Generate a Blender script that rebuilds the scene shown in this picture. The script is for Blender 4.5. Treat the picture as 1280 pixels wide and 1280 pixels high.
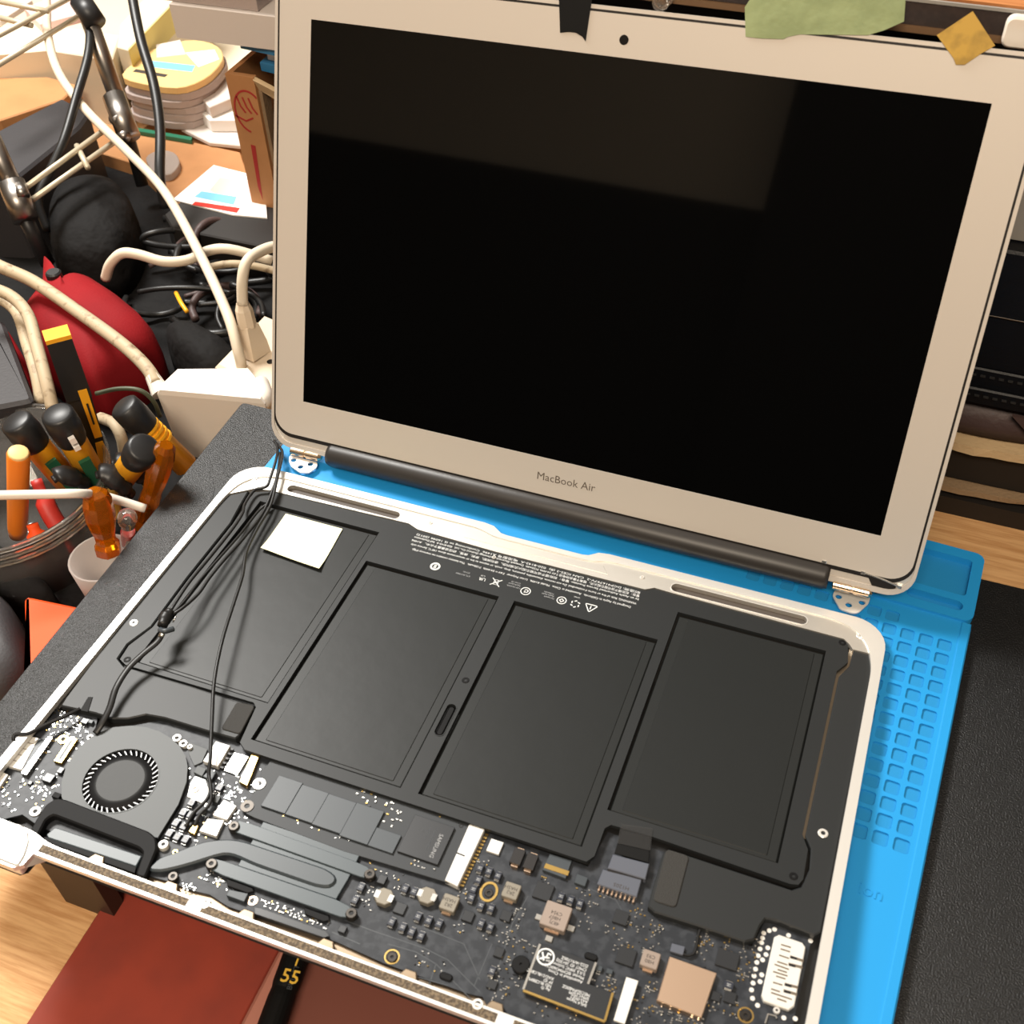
import bpy, bmesh, math, random
from mathutils import Matrix, Vector
random.seed(7)
for o_ in list(bpy.data.objects): bpy.data.objects.remove(o_)
SC = bpy.context.scene
COL = SC.collection

# ------------------------------------------------------------------ camera (solved from the laptop's real size, mm)
FPX = 1438.0
DZ = 58.0                                       # mat top lies 58 mm above the desk top
RW = Matrix(((0.93672329, 0.34913707, -0.0255495),
             (0.23384354, -0.67836508, -0.6965185),
             (-0.26051232, 0.64647051, -0.71708382)))
CAM = Vector((289.48963, -126.01116, 407.94625))
cam_d = bpy.data.cameras.new('camera')
cam = bpy.data.objects.new('camera', cam_d); COL.objects.link(cam)
cam_d.sensor_width = 36; cam_d.lens = 36 * FPX / 1280; cam_d.clip_start = 0.01; cam_d.clip_end = 20
m4 = Matrix((RW[0], -RW[1], -RW[2])).transposed().to_4x4()
m4.translation = Vector((CAM.x, CAM.y, CAM.z + DZ)) * 0.001
cam.matrix_world = m4
cam_d.dof.use_dof = True; cam_d.dof.focus_distance = 0.6; cam_d.dof.aperture_fstop = 24.0
SC.camera = cam

# ------------------------------------------------------------------ world, lights, exposure
wd = bpy.data.worlds.new('world'); SC.world = wd; wd.use_nodes = True
wd.node_tree.nodes['Background'].inputs[0].default_value = (1.0, 0.86, 0.72, 1)
wd.node_tree.nodes['Background'].inputs[1].default_value = 0.5
def area(name, loc, target, sx, sy, watts, col):
    d = bpy.data.lights.new(name, 'AREA'); d.shape = 'RECTANGLE'; d.size = sx; d.size_y = sy
    d.energy = watts; d.color = col
    o = bpy.data.objects.new(name, d); COL.objects.link(o); o.location = loc
    o.rotation_euler = (Vector(target) - Vector(loc)).to_track_quat('-Z', 'Y').to_euler()
    return o
area('workbench_lamp', (-0.60, 0.565, 1.02), (0.05, 0.06, 0.07), 0.42, 0.26, 27, (1.0, 0.97, 0.92))
area('ceiling_lamp', (0.35, -1.1, 1.75), (0.2, 0.25, 0.1), 0.9, 0.4, 37, (1.0, 0.85, 0.67))
SC.view_settings.view_transform = 'Standard'; SC.view_settings.look = 'None'
SC.view_settings.gamma = 1; SC.view_settings.exposure = 0.0; SC.view_settings.use_curve_mapping = False

# ------------------------------------------------------------------ frames
TILT = math.radians(2.7)
SA, CA = math.sin(TILT), math.cos(TILT)
Z0 = 4.5 + 227 * SA
BASE_M = Matrix.Translation((0, 0, (Z0 + DZ) * .001)) @ Matrix.Rotation(-TILT, 4, 'X')
LID_R = Matrix(((0.9996, -0.0121, -0.0240), (-0.0177, 0.3747, -0.9270), (0.0202, 0.9271, 0.3743)))
LID_O = Vector((6.745, 239.697, 2.022))
LID_M = Matrix.Translation(Vector((LID_O.x, LID_O.y, LID_O.z + DZ)) * .001) @ LID_R.to_quaternion().to_matrix().to_4x4()
def ray(px, py):
    return RW.transposed() @ Vector(((px - 640) / FPX, (py - 640) / FPX, 1.0))
def W(px, py, z=0.0):                             # point of the scene (mm, mat top = 0) seen at a photo pixel, at a known height
    d = ray(px, py); k = (z - CAM.z) / d.z
    return CAM + d * k
def WY(px, py, y):
    d = ray(px, py); k = (y - CAM.y) / d.y
    return CAM + d * k
def B(px, py, h=0.0):                             # the same in the laptop base's own tilted frame
    R = Matrix.Rotation(TILT, 3, 'X')
    c = R @ (CAM - Vector((0, 0, Z0))); d = R @ ray(px, py)
    k = (h - c.z) / d.z
    return c + d * k
def B2(px, py, h=0.0):
    p = B(px, py, h); return (p.x, p.y)
def L(px, py, h=0.0):                             # the same in the lid's frame
    R = LID_R.transposed(); c = R @ (CAM - LID_O); d = R @ ray(px, py)
    k = (h - c.z) / d.z
    return c + d * k
def L2(px, py, h=0.0):
    p = L(px, py, h); return (p.x, p.y)

# ------------------------------------------------------------------ materials
def lin(c):
    return tuple(((x / 255 / 12.92) if x / 255 <= .04045 else ((x / 255 + .055) / 1.055) ** 2.4) for x in c) + (1,)
MATS = {}
def mat(name, col, rough=.5, metal=0., spec=.5, bump=None, speck=None, trans=0., ior=1.45, coat=0., alpha=1.):
    m = bpy.data.materials.new(name); m.use_nodes = True; nt = m.node_tree
    p = nt.nodes['Principled BSDF']; c = lin(col)
    p.inputs['Base Color'].default_value = c; p.inputs['Roughness'].default_value = rough
    p.inputs['Metallic'].default_value = metal; p.inputs['Specular IOR Level'].default_value = spec
    p.inputs['Transmission Weight'].default_value = trans; p.inputs['IOR'].default_value = ior
    p.inputs['Coat Weight'].default_value = coat; p.inputs['Alpha'].default_value = alpha
    if bump or speck:
        tc = nt.nodes.new('ShaderNodeTexCoord')
    if bump:
        sc, st, dist = bump
        n = nt.nodes.new('ShaderNodeTexNoise'); n.inputs['Scale'].default_value = sc; n.inputs['Detail'].default_value = 3
        nt.links.new(tc.outputs['Object'], n.inputs['Vector'])
        b = nt.nodes.new('ShaderNodeBump'); b.inputs['Strength'].default_value = st; b.inputs['Distance'].default_value = dist
        nt.links.new(n.outputs['Fac'], b.inputs['Height']); nt.links.new(b.outputs['Normal'], p.inputs['Normal'])
    if speck:
        sc, c2, lo, hi = speck
        n = nt.nodes.new('ShaderNodeTexNoise'); n.inputs['Scale'].default_value = sc; n.inputs['Detail'].default_value = 4
        nt.links.new(tc.outputs['Object'], n.inputs['Vector'])
        mr = nt.nodes.new('ShaderNodeMapRange'); mr.inputs[1].default_value = lo; mr.inputs[2].default_value = hi
        nt.links.new(n.outputs['Fac'], mr.inputs[0])
        mx = nt.nodes.new('ShaderNodeMix'); mx.data_type = 'RGBA'
        mx.inputs[6].default_value = c; mx.inputs[7].default_value = lin(c2)
        nt.links.new(mr.outputs[0], mx.inputs[0]); nt.links.new(mx.outputs[2], p.inputs['Base Color'])
    MATS[name] = m
    return m
def wood_mat(name, c1, c2, scale, stretch, rough=.45, rot=0.):
    m = bpy.data.materials.new(name); m.use_nodes = True; nt = m.node_tree; p = nt.nodes['Principled BSDF']
    tc = nt.nodes.new('ShaderNodeTexCoord'); mp = nt.nodes.new('ShaderNodeMapping')
    mp.inputs['Scale'].default_value = stretch; mp.inputs['Rotation'].default_value = (0, 0, rot)
    nt.links.new(tc.outputs['Object'], mp.inputs['Vector'])
    n = nt.nodes.new('ShaderNodeTexNoise'); n.inputs['Scale'].default_value = scale; n.inputs['Detail'].default_value = 6
    n.inputs['Roughness'].default_value = .65
    nt.links.new(mp.outputs[0], n.inputs['Vector'])
    cr = nt.nodes.new('ShaderNodeValToRGB'); e = cr.color_ramp.elements
    e[0].position = .35; e[0].color = lin(c1); e[1].position = .62; e[1].color = lin(c2)
    nt.links.new(n.outputs['Fac'], cr.inputs[0]); nt.links.new(cr.outputs[0], p.inputs['Base Color'])
    p.inputs['Roughness'].default_value = rough; p.inputs['Specular IOR Level'].default_value = .2
    b = nt.nodes.new('ShaderNodeBump'); b.inputs['Strength'].default_value = .15; b.inputs['Distance'].default_value = .0003
    nt.links.new(n.outputs['Fac'], b.inputs['Height']); nt.links.new(b.outputs[0], p.inputs['Normal'])
    MATS[name] = m
wood_mat('desk_wood', (186, 138, 90), (216, 172, 122), 14, (2.0, 30, 2), .6, rot=math.radians(-18))
wood_mat('shelf_wood', (150, 92, 52), (190, 128, 80), 14, (2, 40, 2), .45)
mat('dark_laminate', (46, 36, 33), .5, speck=(300, (58, 46, 42), .4, .7))
mat('brown_lip', (112, 84, 58), .6)
mat('board_black', (8, 9, 10), .42, spec=.7, bump=(1500, .8, .0006))
mat('board_edge', (20, 20, 21), .6)
mat('leg_metal', (62, 52, 44), .5, metal=.3)
mat('red_cover', (150, 58, 40), .62, speck=(40, (132, 52, 38), .4, .7))
mat('pink_cover', (176, 116, 100), .6)
mat('dark_red_cover', (116, 66, 54), .6)
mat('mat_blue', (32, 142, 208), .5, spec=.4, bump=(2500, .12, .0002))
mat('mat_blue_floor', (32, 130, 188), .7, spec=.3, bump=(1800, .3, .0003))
mat('alu', (226, 224, 219), .38, metal=.5)
mat('alu_matte', (214, 210, 202), .48, metal=.85)
mat('alu_bezel', (204, 196, 186), .5, metal=.25)
mat('alu_dark', (150, 138, 122), .42, metal=.9)
mat('speckle', (74, 62, 48), .6, metal=.2, speck=(900, (120, 104, 82), .42, .62), bump=(1500, .8, .0004))
mat('gasket', (24, 20, 17), .5)
mat('lcd_glass', (4, 4, 4), .035, spec=.5)
mat('hinge_cover', (46, 43, 41), .42, spec=.5)
mat('steel_warm', (226, 200, 170), .25, metal=1.)
mat('print_grey', (92, 82, 72), .6)
mat('lens', (16, 16, 18), .15)
mat('batt_frame', (36, 38, 39), .46, spec=.32)
mat('batt_cell', (31, 33, 33), .42, spec=.30, bump=(60, .05, .002))
mat('cell_seal', (33, 35, 35), .42, spec=.32)
mat('tray_dark', (30, 29, 28), .55)
mat('alu_tan', (150, 132, 110), .4, metal=.7)
mat('ssd_pcb', (46, 49, 52), .5, spec=.4)
mat('pen_gold', (226, 184, 70), .5)
mat('slot_dark', (74, 67, 62), .5)
mat('speaker', (38, 40, 41), .46, spec=.36)
mat('foam', (44, 43, 41), .75, bump=(2500, .5, .0003))
mat('label_white', (218, 220, 220), .6)
mat('label_grey', (150, 152, 154), .6)
mat('pcb', (38, 41, 46), .46, spec=.36, speck=(260, (52, 55, 60), .45, .6))
mat('trace', (66, 70, 74), .35)
mat('chip_black', (38, 40, 43), .34, spec=.6)
mat('chip_grey', (58, 64, 69), .42, spec=.5)
mat('cap_dark', (44, 48, 58), .32, spec=.6)
mat('tan_black', (30, 27, 26), .4)
mat('tin', (226, 224, 218), .26, metal=1.)
mat('tin_white', (232, 230, 224), .4, metal=.35)
mat('gold', (222, 186, 112), .28, metal=1.)
mat('copper', (238, 206, 178), .34, metal=1.)
mat('inductor', (128, 122, 110), .5, metal=.25)
mat('inductor_warm', (146, 132, 122), .5, metal=.25)
mat('ink_dark', (58, 52, 48), .6)
mat('fan_case', (56, 60, 61), .48, spec=.5)
mat('fan_black', (14, 14, 15), .6, spec=.2)
mat('fan_hub', (36, 38, 38), .55, bump=(300, .15, .0004))
mat('fan_blade', (54, 55, 55), .3, spec=.7)
mat('rubber', (18, 18, 19), .6, spec=.2)
mat('heatpipe', (50, 58, 63), .42, spec=.6)
mat('heatplate', (58, 68, 73), .40, spec=.6)
mat('screw_dark', (70, 66, 62), .35, metal=.8)
mat('hole', (12, 11, 11), .6)
mat('plug_grey', (84, 88, 98), .4)
mat('clear_film', (70, 70, 70), .2, spec=.3, alpha=.22)
mat('cable_black', (24, 24, 24), .42)
mat('note', (252, 250, 206), .7)
mat('tape_black', (14, 14, 14), .6, spec=.2)
mat('tape_green', (138, 152, 108), .6, speck=(90, (150, 164, 118), .4, .6), bump=(120, .5, .001))
mat('kapton', (196, 158, 74), .3, speck=(120, (168, 136, 66), .45, .6), coat=.3)
mat('white_plastic', (226, 216, 204), .38)
mat('beige_plastic', (214, 196, 172), .45)
mat('cable_white', (214, 200, 178), .5)
mat('cable_beige', (178, 160, 132), .6, speck=(200, (120, 100, 76), .55, .75))
mat('cable_olive', (74, 78, 60), .5)
mat('chrome', (150, 144, 138), .34, metal=1.)
mat('wire_cream', (196, 184, 160), .35, metal=.3)
mat('card', (180, 128, 82), .7, speck=(30, (168, 118, 74), .4, .7))
mat('card_light', (198, 170, 130), .75, bump=(400, .5, .001))
mat('card_frayed', (140, 116, 88), .8, bump=(500, .6, .001))
mat('print_red', (160, 44, 40), .6)
mat('bag_black', (20, 19, 19), .8, spec=.2, bump=(45, .8, .006))
mat('bag_grey', (48, 46, 48), .6, bump=(600, .3, .0006))
mat('red_fabric', (142, 20, 26), .75, spec=.2, bump=(700, .25, .0006), speck=(12, (118, 16, 22), .4, .7))
mat('yellow', (236, 166, 34), .4)
mat('yellow_pale', (226, 190, 128), .5)
mat('green', (28, 84, 58), .5)
mat('orange', (244, 84, 30), .55, spec=.25)
mat('orange_pen', (226, 124, 36), .4)
mat('amber', (214, 120, 10), .12, trans=.75, ior=1.49)
mat('clear', (240, 236, 230), .06, trans=.95, ior=1.3)
mat('frosted', (196, 184, 176), .5, trans=.5, ior=1.2)
mat('red_grip', (190, 50, 40), .45)
mat('tool_black', (30, 30, 31), .42)
mat('paper_white', (236, 232, 226), .6)
mat('paper_grey', (206, 196, 188), .7)
mat('paper_edge', (172, 158, 152), .8, bump=(900, .3, .001))
mat('photo_pink', (232, 190, 186), .4)
mat('photo_blue', (120, 186, 214), .4)
mat('blue_folder', (44, 112, 156), .5)
mat('box_yellow', (214, 196, 112), .5)
mat('box_cream', (222, 210, 186), .5)
mat('glass_green', (40, 110, 84), .3)
mat('leather', (12, 13, 17), .45, spec=.3, bump=(700, .25, .0008))
mat('leather_brown', (70, 54, 52), .55, bump=(300, .4, .001))
mat('stitch', (36, 35, 35), .6)
mat('box_black', (28, 24, 21), .6)
mat('grey_card', (150, 146, 140), .6)
mat('plaster', (176, 164, 146), .8)
mat('dark_panel', (16, 14, 13), .7)

# ------------------------------------------------------------------ mesh helpers (all lengths in mm)
FR = {}
def link(name, me, m, parent=None):
    o = bpy.data.objects.new(name, me); COL.objects.link(o)
    if m and not me.materials: me.materials.append(MATS[m])
    if parent is not None: o.parent = parent; FR[o] = FR[parent]
    return o
def mk(name, vs, fs, m, parent=None, space='L', smooth=False):
    """vs in mm. With a parent: local frame (space L) or scene frame (space W). Without: scene frame, origin at the base centre."""
    me = bpy.data.meshes.new(name)
    if parent is None or space == 'W':
        vs = [Vector((v[0], v[1], v[2] + DZ)) * .001 for v in vs]
        if parent is not None:
            inv = FR[parent].inverted(); vs = [inv @ v for v in vs]; off = None
        else:
            off = Vector(((min(v.x for v in vs) + max(v.x for v in vs)) / 2, (min(v.y for v in vs) + max(v.y for v in vs)) / 2, min(v.z for v in vs)))
            vs = [v - off for v in vs]
    else:
        vs = [Vector(v) * .001 for v in vs]; off = None
    me.from_pydata([tuple(v) for v in vs], [], fs); me.update()
    if smooth:
        me.polygons.foreach_set('use_smooth', [True] * len(me.polygons))
    bm = bmesh.new(); bm.from_mesh(me); bmesh.ops.recalc_face_normals(bm, faces=bm.faces); bm.to_mesh(me); bm.free()
    o = link(name, me, m, parent)
    if off is not None:
        o.location = off; FR[o] = Matrix.Translation(off)
    return o
def empty(name, M):
    o = bpy.data.objects.new(name, None); COL.objects.link(o); o.matrix_world = M; FR[o] = M.copy(); o.empty_display_size = .02
    return o
def thing_at(name, p):
    return empty(name, Matrix.Translation(Vector((p[0], p[1], p[2] + DZ)) * .001))
def tag(o, label, cat, group=None, kind=None):
    if label: o['label'] = label
    if cat: o['category'] = cat
    if group: o['group'] = group
    if kind: o['kind'] = kind
    return o
def prism(pts, z0, z1):
    n = len(pts)
    vs = [(x, y, z0) for x, y in pts] + [(x, y, z1) for x, y in pts]
    fs = [tuple(range(n))[::-1], tuple(range(n, 2 * n))] + [(i, (i + 1) % n, n + (i + 1) % n, n + i) for i in range(n)]
    return vs, fs
def cprism(pts, z0, z1, c=.3):
    """prism whose top edge is chamfered by c"""
    n = len(pts); ins = inset(pts, c)
    vs = [(x, y, z0) for x, y in pts] + [(x, y, z1 - c) for x, y in pts] + [(x, y, z1) for x, y in ins]
    fs = [tuple(range(n))[::-1], tuple(range(2 * n, 3 * n))]
    for k in (0, 1):
        fs += [(k * n + i, k * n + (i + 1) % n, (k + 1) * n + (i + 1) % n, (k + 1) * n + i) for i in range(n)]
    return vs, fs
def area2(pts): return sum(pts[i][0] * pts[(i + 1) % len(pts)][1] - pts[(i + 1) % len(pts)][0] * pts[i][1] for i in range(len(pts))) / 2
def inset(pts, c):
    if area2(pts) < 0: c = -c
    n = len(pts); out = []
    for i in range(n):
        a = Vector(pts[i - 1]); b = Vector(pts[i]); d = Vector(pts[(i + 1) % n])
        u = (b - a); v = (d - b)
        u = u.normalized() if u.length > 1e-9 else v.normalized(); v = v.normalized() if v.length > 1e-9 else u
        nn = Vector((-u.y, u.x)) + Vector((-v.y, v.x))
        nn = nn.normalized() if nn.length > 1e-6 else Vector((-u.y, u.x))
        k = max(.5, nn.dot(Vector((-u.y, u.x))))
        out.append((b.x + nn.x * c / k, b.y + nn.y * c / k))
    return out
def rrect(x0, y0, x1, y1, r, s=4):
    out = []
    for cx, cy, a in ((x1 - r, y1 - r, 0), (x0 + r, y1 - r, 90), (x0 + r, y0 + r, 180), (x1 - r, y0 + r, 270)):
        for i in range(s + 1):
            t = math.radians(a + 90 * i / s); out.append((cx + r * math.cos(t), cy + r * math.sin(t)))
    return out
def rpoly(pts, r, s=3):
    """round every corner of a polygon"""
    n = len(pts); out = []
    for i in range(n):
        a, b, c = Vector(pts[i - 1]), Vector(pts[i]), Vector(pts[(i + 1) % n])
        d1 = min(r, (a - b).length * .45); d2 = min(r, (c - b).length * .45)
        p = b + (a - b).normalized() * d1; q = b + (c - b).normalized() * d2
        for k in range(s + 1):
            t = k / s; v = p * (1 - t) ** 2 + b * 2 * t * (1 - t) + q * t * t; out.append((v.x, v.y))
    return out
def circ(cx, cy, r, n=24, a0=0): return [(cx + r * math.cos(a0 + 2 * math.pi * i / n), cy + r * math.sin(a0 + 2 * math.pi * i / n)) for i in range(n)]
def holed(name, outer, holes, z0, z1, m, parent=None, space='L'):
    """flat plate with holes: filled 2D curve, extruded"""
    cu = bpy.data.curves.new('tmp', 'CURVE'); cu.dimensions = '2D'; cu.fill_mode = 'BOTH'; cu.extrude = (z1 - z0) / 2
    for loop in [outer] + holes:
        sp = cu.splines.new('POLY'); sp.points.add(len(loop) - 1); sp.use_cyclic_u = True
        for p, q in zip(sp.points, loop): p.co = (q[0], q[1], 0, 1)
    o = bpy.data.objects.new('tmp', cu); COL.objects.link(o)
    me = bpy.data.meshes.new_from_object(o.evaluated_get(bpy.context.evaluated_depsgraph_get()))
    bpy.data.objects.remove(o); bpy.data.curves.remove(cu)
    bm = bmesh.new(); bm.from_mesh(me); bmesh.ops.remove_doubles(bm, verts=bm.verts, dist=1e-4)
    vs = [(v.co.x, v.co.y, v.co.z + (z0 + z1) / 2) for v in bm.verts]; fs = [tuple(v.index for v in f.verts) for f in bm.faces]
    bm.free(); bpy.data.meshes.remove(me)
    return mk(name, vs, fs, m, parent, space)
def merge(parts):
    vs, fs = [], []
    for v, f in parts:
        k = len(vs); vs += v; fs += [tuple(i + k for i in q) for q in f]
    return vs, fs
def boxv(x0, y0, z0, x1, y1, z1): return prism([(x0, y0), (x1, y0), (x1, y1), (x0, y1)], z0, z1)
def spline(pts, n=6):
    P = [Vector(p) for p in pts]; out = []
    if len(P) < 3: return P
    for i in range(len(P) - 1):
        p0 = P[i - 1] if i else P[0] * 2 - P[1]; p1, p2 = P[i], P[i + 1]; p3 = P[i + 2] if i + 2 < len(P) else P[-1] * 2 - P[-2]
        for k in range(n):
            t = k / n
            out.append(.5 * ((2 * p1) + (p2 - p0) * t + (2 * p0 - 5 * p1 + 4 * p2 - p3) * t * t + (3 * p1 - p0 - 3 * p2 + p3) * t ** 3))
    out.append(P[-1]); return out
def tubev(pts, r, seg=8, n=6, flat=1.0, smooth=True):
    P = spline(pts, n) if smooth else [Vector(p) for p in pts]
    N = len(P); vs = []; fs = []
    up = Vector((0, 0, 1)); T = (P[1] - P[0]).normalized()
    if abs(T.dot(up)) > .95: up = Vector((1, 0, 0))
    for i in range(N):
        T = (P[min(i + 1, N - 1)] - P[max(i - 1, 0)])
        T = T.normalized() if T.length > 1e-9 else Vector((0, 0, 1))
        s = T.cross(up); s = s.normalized() if s.length > 1e-6 else Vector((1, 0, 0)); up = s.cross(T)
        rr = r if not isinstance(r, (list, tuple)) else r[min(len(r) - 1, int(round(i * (len(r) - 1) / (N - 1))))]
        for k in range(seg):
            a = 2 * math.pi * k / seg; vs.append(tuple(P[i] + s * (rr * math.cos(a)) + up * (rr * flat * math.sin(a))))
    for i in range(N - 1):
        for k in range(seg):
            fs.append((i * seg + k, i * seg + (k + 1) % seg, (i + 1) * seg + (k + 1) % seg, (i + 1) * seg + k))
    fs.append(tuple(range(seg))[::-1]); fs.append(tuple(range((N - 1) * seg, N * seg)))
    return vs, fs
def lathev(p0, p1, prof, seg=16, facets=None):
    """surface of revolution about the axis p0->p1; prof = (t along the axis 0..1, radius)"""
    p0, p1 = Vector(p0), Vector(p1); ax = (p1 - p0).normalized()
    u = ax.cross(Vector((0, 0, 1))); u = u.normalized() if u.length > 1e-3 else Vector((1, 0, 0)); w = ax.cross(u)
    vs = []; fs = []
    for t, r in prof:
        c = p0.lerp(p1, t)
        for k in range(seg):
            a = 2 * math.pi * k / seg; rr = r * (facets if facets and k % 2 else 1)
            vs.append(tuple(c + u * rr * math.cos(a) + w * rr * math.sin(a)))
    n = len(prof)
    for i in range(n - 1):
        for k in range(seg):
            fs.append((i * seg + k, i * seg + (k + 1) % seg, (i + 1) * seg + (k + 1) % seg, (i + 1) * seg + k))
    fs.append(tuple(range(seg))[::-1]); fs.append(tuple(range((n - 1) * seg, n * seg)))
    return vs, fs
def pillow(outline, z0, z1, bulge=1.0):
    """stuffed shape over an outline: flat-bottomed below, domed above"""
    n = len(outline); cx = sum(p[0] for p in outline) / n; cy = sum(p[1] for p in outline) / n
    rings = [(1.0, .0), (1.0, .35), (.95, .68), (.84, .88), (.6, 1.0), (.3, 1.0 + .04 * bulge)]
    vs = []; fs = []
    for s, t in rings:
        for x, y in outline: vs.append((cx + (x - cx) * s, cy + (y - cy) * s, z0 + (z1 - z0) * t))
    for i in range(len(rings) - 1):
        for k in range(n): fs.append((i * n + k, i * n + (k + 1) % n, (i + 1) * n + (k + 1) % n, (i + 1) * n + k))
    fs.append(tuple(range(n))[::-1]); fs.append(tuple(range((len(rings) - 1) * n, len(rings) * n)))
    return vs, fs
def slabv(quad, thick):
    """slab from 3D corner points, thickened against its normal"""
    Q = [Vector(q) for q in quad]; nrm = (Q[1] - Q[0]).cross(Q[-1] - Q[0]).normalized()
    n = len(Q); vs = [tuple(q) for q in Q] + [tuple(q - nrm * thick) for q in Q]
    fs = [tuple(range(n)), tuple(range(n, 2 * n))[::-1]] + [(i, (i + 1) % n, n + (i + 1) % n, n + i) for i in range(n)]
    return vs, fs
def textv(body, size, font_bold=False, align='LEFT', space=1.0, depth=.04):
    cu = bpy.data.curves.new('tmp', 'FONT'); cu.body = body; cu.size = size; cu.align_x = align; cu.space_character = space
    cu.extrude = depth / 2; cu.resolution_u = 2
    if font_bold: cu.offset = size * .012
    o = bpy.data.objects.new('tmp', cu); COL.objects.link(o)
    me = bpy.data.meshes.new_from_object(o.evaluated_get(bpy.context.evaluated_depsgraph_get()))
    bpy.data.objects.remove(o); bpy.data.curves.remove(cu)
    vs = [tuple(v.co) for v in me.vertices]; fs = [tuple(p.vertices) for p in me.polygons]; bpy.data.meshes.remove(me)
    return vs, fs
def xf(vf, org, ux, uy):
    """place a flat local shape (x, y, z) on a plane: org + x*ux + y*uy + z*normal"""
    ux = Vector(ux).normalized(); uy = Vector(uy); uy = (uy - ux * uy.dot(ux)).normalized(); nz = ux.cross(uy); org = Vector(org)
    return [tuple(org + ux * v[0] + uy * v[1] + nz * v[2]) for v in vf[0]], vf[1]
def strokev(pts, w, z0, z1, closed=False):
    """flat line of width w through 2D points"""
    P = [Vector(p) for p in pts]; n = len(P); lft = []; rgt = []
    for i in range(n):
        a = P[i - 1] if (i or closed) else P[i]; b = P[(i + 1) % n] if (i + 1 < n or closed) else P[i]
        t = (b - a).normalized(); nn = Vector((-t.y, t.x)) * w / 2
        lft.append(P[i] + nn); rgt.append(P[i] - nn)
    vs = [(p.x, p.y, z1) for p in lft] + [(p.x, p.y, z1) for p in rgt] + [(p.x, p.y, z0) for p in lft] + [(p.x, p.y, z0) for p in rgt]
    fs = []
    for i in range(n if closed else n - 1):
        j = (i + 1) % n
        fs += [(i, j, n + j, n + i), (2 * n + i, 3 * n + i, 3 * n + j, 2 * n + j), (i, 2 * n + i, 2 * n + j, j), (n + i, n + j, 3 * n + j, 3 * n + i)]
    return vs, fs
SHARED = {}
def shared(key, build, m):
    if key not in SHARED:
        vs, fs = build(); me = bpy.data.meshes.new(key); me.from_pydata([tuple(Vector(v) * .001) for v in vs], [], fs)
        bm = bmesh.new(); bm.from_mesh(me); bmesh.ops.recalc_face_normals(bm, faces=bm.faces); bm.to_mesh(me); bm.free()
        me.materials.append(MATS[m]); SHARED[key] = me
    return SHARED[key]
def inst(name, me, parent, x, y, z, rz=0.):
    o = bpy.data.objects.new(name, me); COL.objects.link(o); o.parent = parent; o.location = (x * .001, y * .001, z * .001); o.rotation_euler = (0, 0, rz)
    return o

# ================================================================== THE SETTING
DESK = -58.0
o = thing_at('desk', (0, 300, DESK - 700))
tag(o, 'light oak coloured wooden desk top carrying everything', 'desk')
mk('desk_top', *cprism([(-1000, -500), (900, -500), (900, 1300), (-1000, 1300)], DESK - 30, DESK, 2), 'desk_wood', o, 'W')
for x_ in (-960, 900 - 100):
    for y_ in (-460, 1200): mk('leg', *boxv(x_, y_, DESK - 700, x_ + 60, y_ + 60, DESK - 30), 'desk_wood', o, 'W')
o = mk('wall_front', *boxv(-2600, -1700, DESK - 700, 2600, -1600, DESK + 1900), 'plaster'); tag(o, None, None, kind='structure')
for nm_, bb in (('wall_left', (-2700, -1700, -2600, 2600)), ('wall_right', (2600, -1700, 2700, 2600)), ('wall_back', (-2700, 2500, 2700, 2600))):
    o = mk(nm_, *boxv(bb[0], bb[1], DESK - 700, bb[2], bb[3], DESK + 1900), 'plaster'); tag(o, None, None, kind='structure')
o = mk('floor', *boxv(-2700, -1700, DESK - 750, 2700, 2600, DESK - 700), 'dark_laminate'); tag(o, None, None, kind='structure')
o = mk('reflection_panel_1', *boxv(-2600, -1600, DESK - 700, 2600, -1560, DESK + 640), 'dark_panel'); tag(o, None, None, kind='structure')  # unseen dark panel, added to darken the lower part of the screen reflection
o = mk('reflection_panel_2', *boxv(-60, -1560, DESK - 700, 900, -1500, DESK + 1300), 'dark_panel'); tag(o, None, None, kind='structure')  # unseen tall panel, added for the dark right side of the screen reflection

# ================================================================== RISER BOARD
riser = thing_at('desk_riser', (180, 140, DESK))
tag(riser, 'black grained board standing on legs, under the blue mat', 'desk riser')
mk('board_top', *cprism(rpoly([(-32, 12), (640, 12), (640, 276.7), (-32, 276.7)], 3), -14, -4, .8), 'board_black', riser, 'W')
def leg(x, y, sx):
    mk('leg', *boxv(x, y, DESK, x + 26 * sx, y + 7, -14), 'leg_metal', riser, 'W')
    mk('leg', *boxv(x, y + 7, DESK, x + 6 * sx, y + 190, -14), 'leg_metal', riser, 'W')
leg(20.5, 13, 1); leg(620, 13, -1)
mk('crossbar', *boxv(40, 60, -34, 600, 66, -24), 'leg_metal', riser, 'W')

# ================================================================== SILICONE MAT
MR = math.radians(-2.9)
MAT_O = Vector((361.8, 286.4))                       # far right corner of the mat; u runs left, v runs near
def mp(u, v): return (MAT_O.x - u * math.cos(MR) + v * math.sin(MR), MAT_O.y - u * math.sin(MR) - v * math.cos(MR))
def mrect(u0, v0, u1, v1, r, s=3): return [mp(*q) for q in rrect(u0, v0, u1, v1, r, s)]
MW, MH = 350, 250
far_holes = [mrect(5.0, 5.8, 68, 29, 1.6), mrect(5.2, 33.0, 30, 38.6, 2.7, 5), mrect(36, 33.0, 68, 38.6, 2.7, 5)]
for k in range(3): far_holes.append(mrect(76 + k * 88, 5.8, 158 + k * 88, 38, 2))
holes = []
def pocket(i, j):
    cu_, cv_ = 9.4 + j * 7.98, 59.6 + i * 7.98
    holes.append(mrect(cu_ - 3.0, cv_ - 3.05, cu_ + 3.0, cv_ + 3.05, 1.1, 2))
for i in range(14):
    for j in range(6): pocket(i, j)
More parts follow.
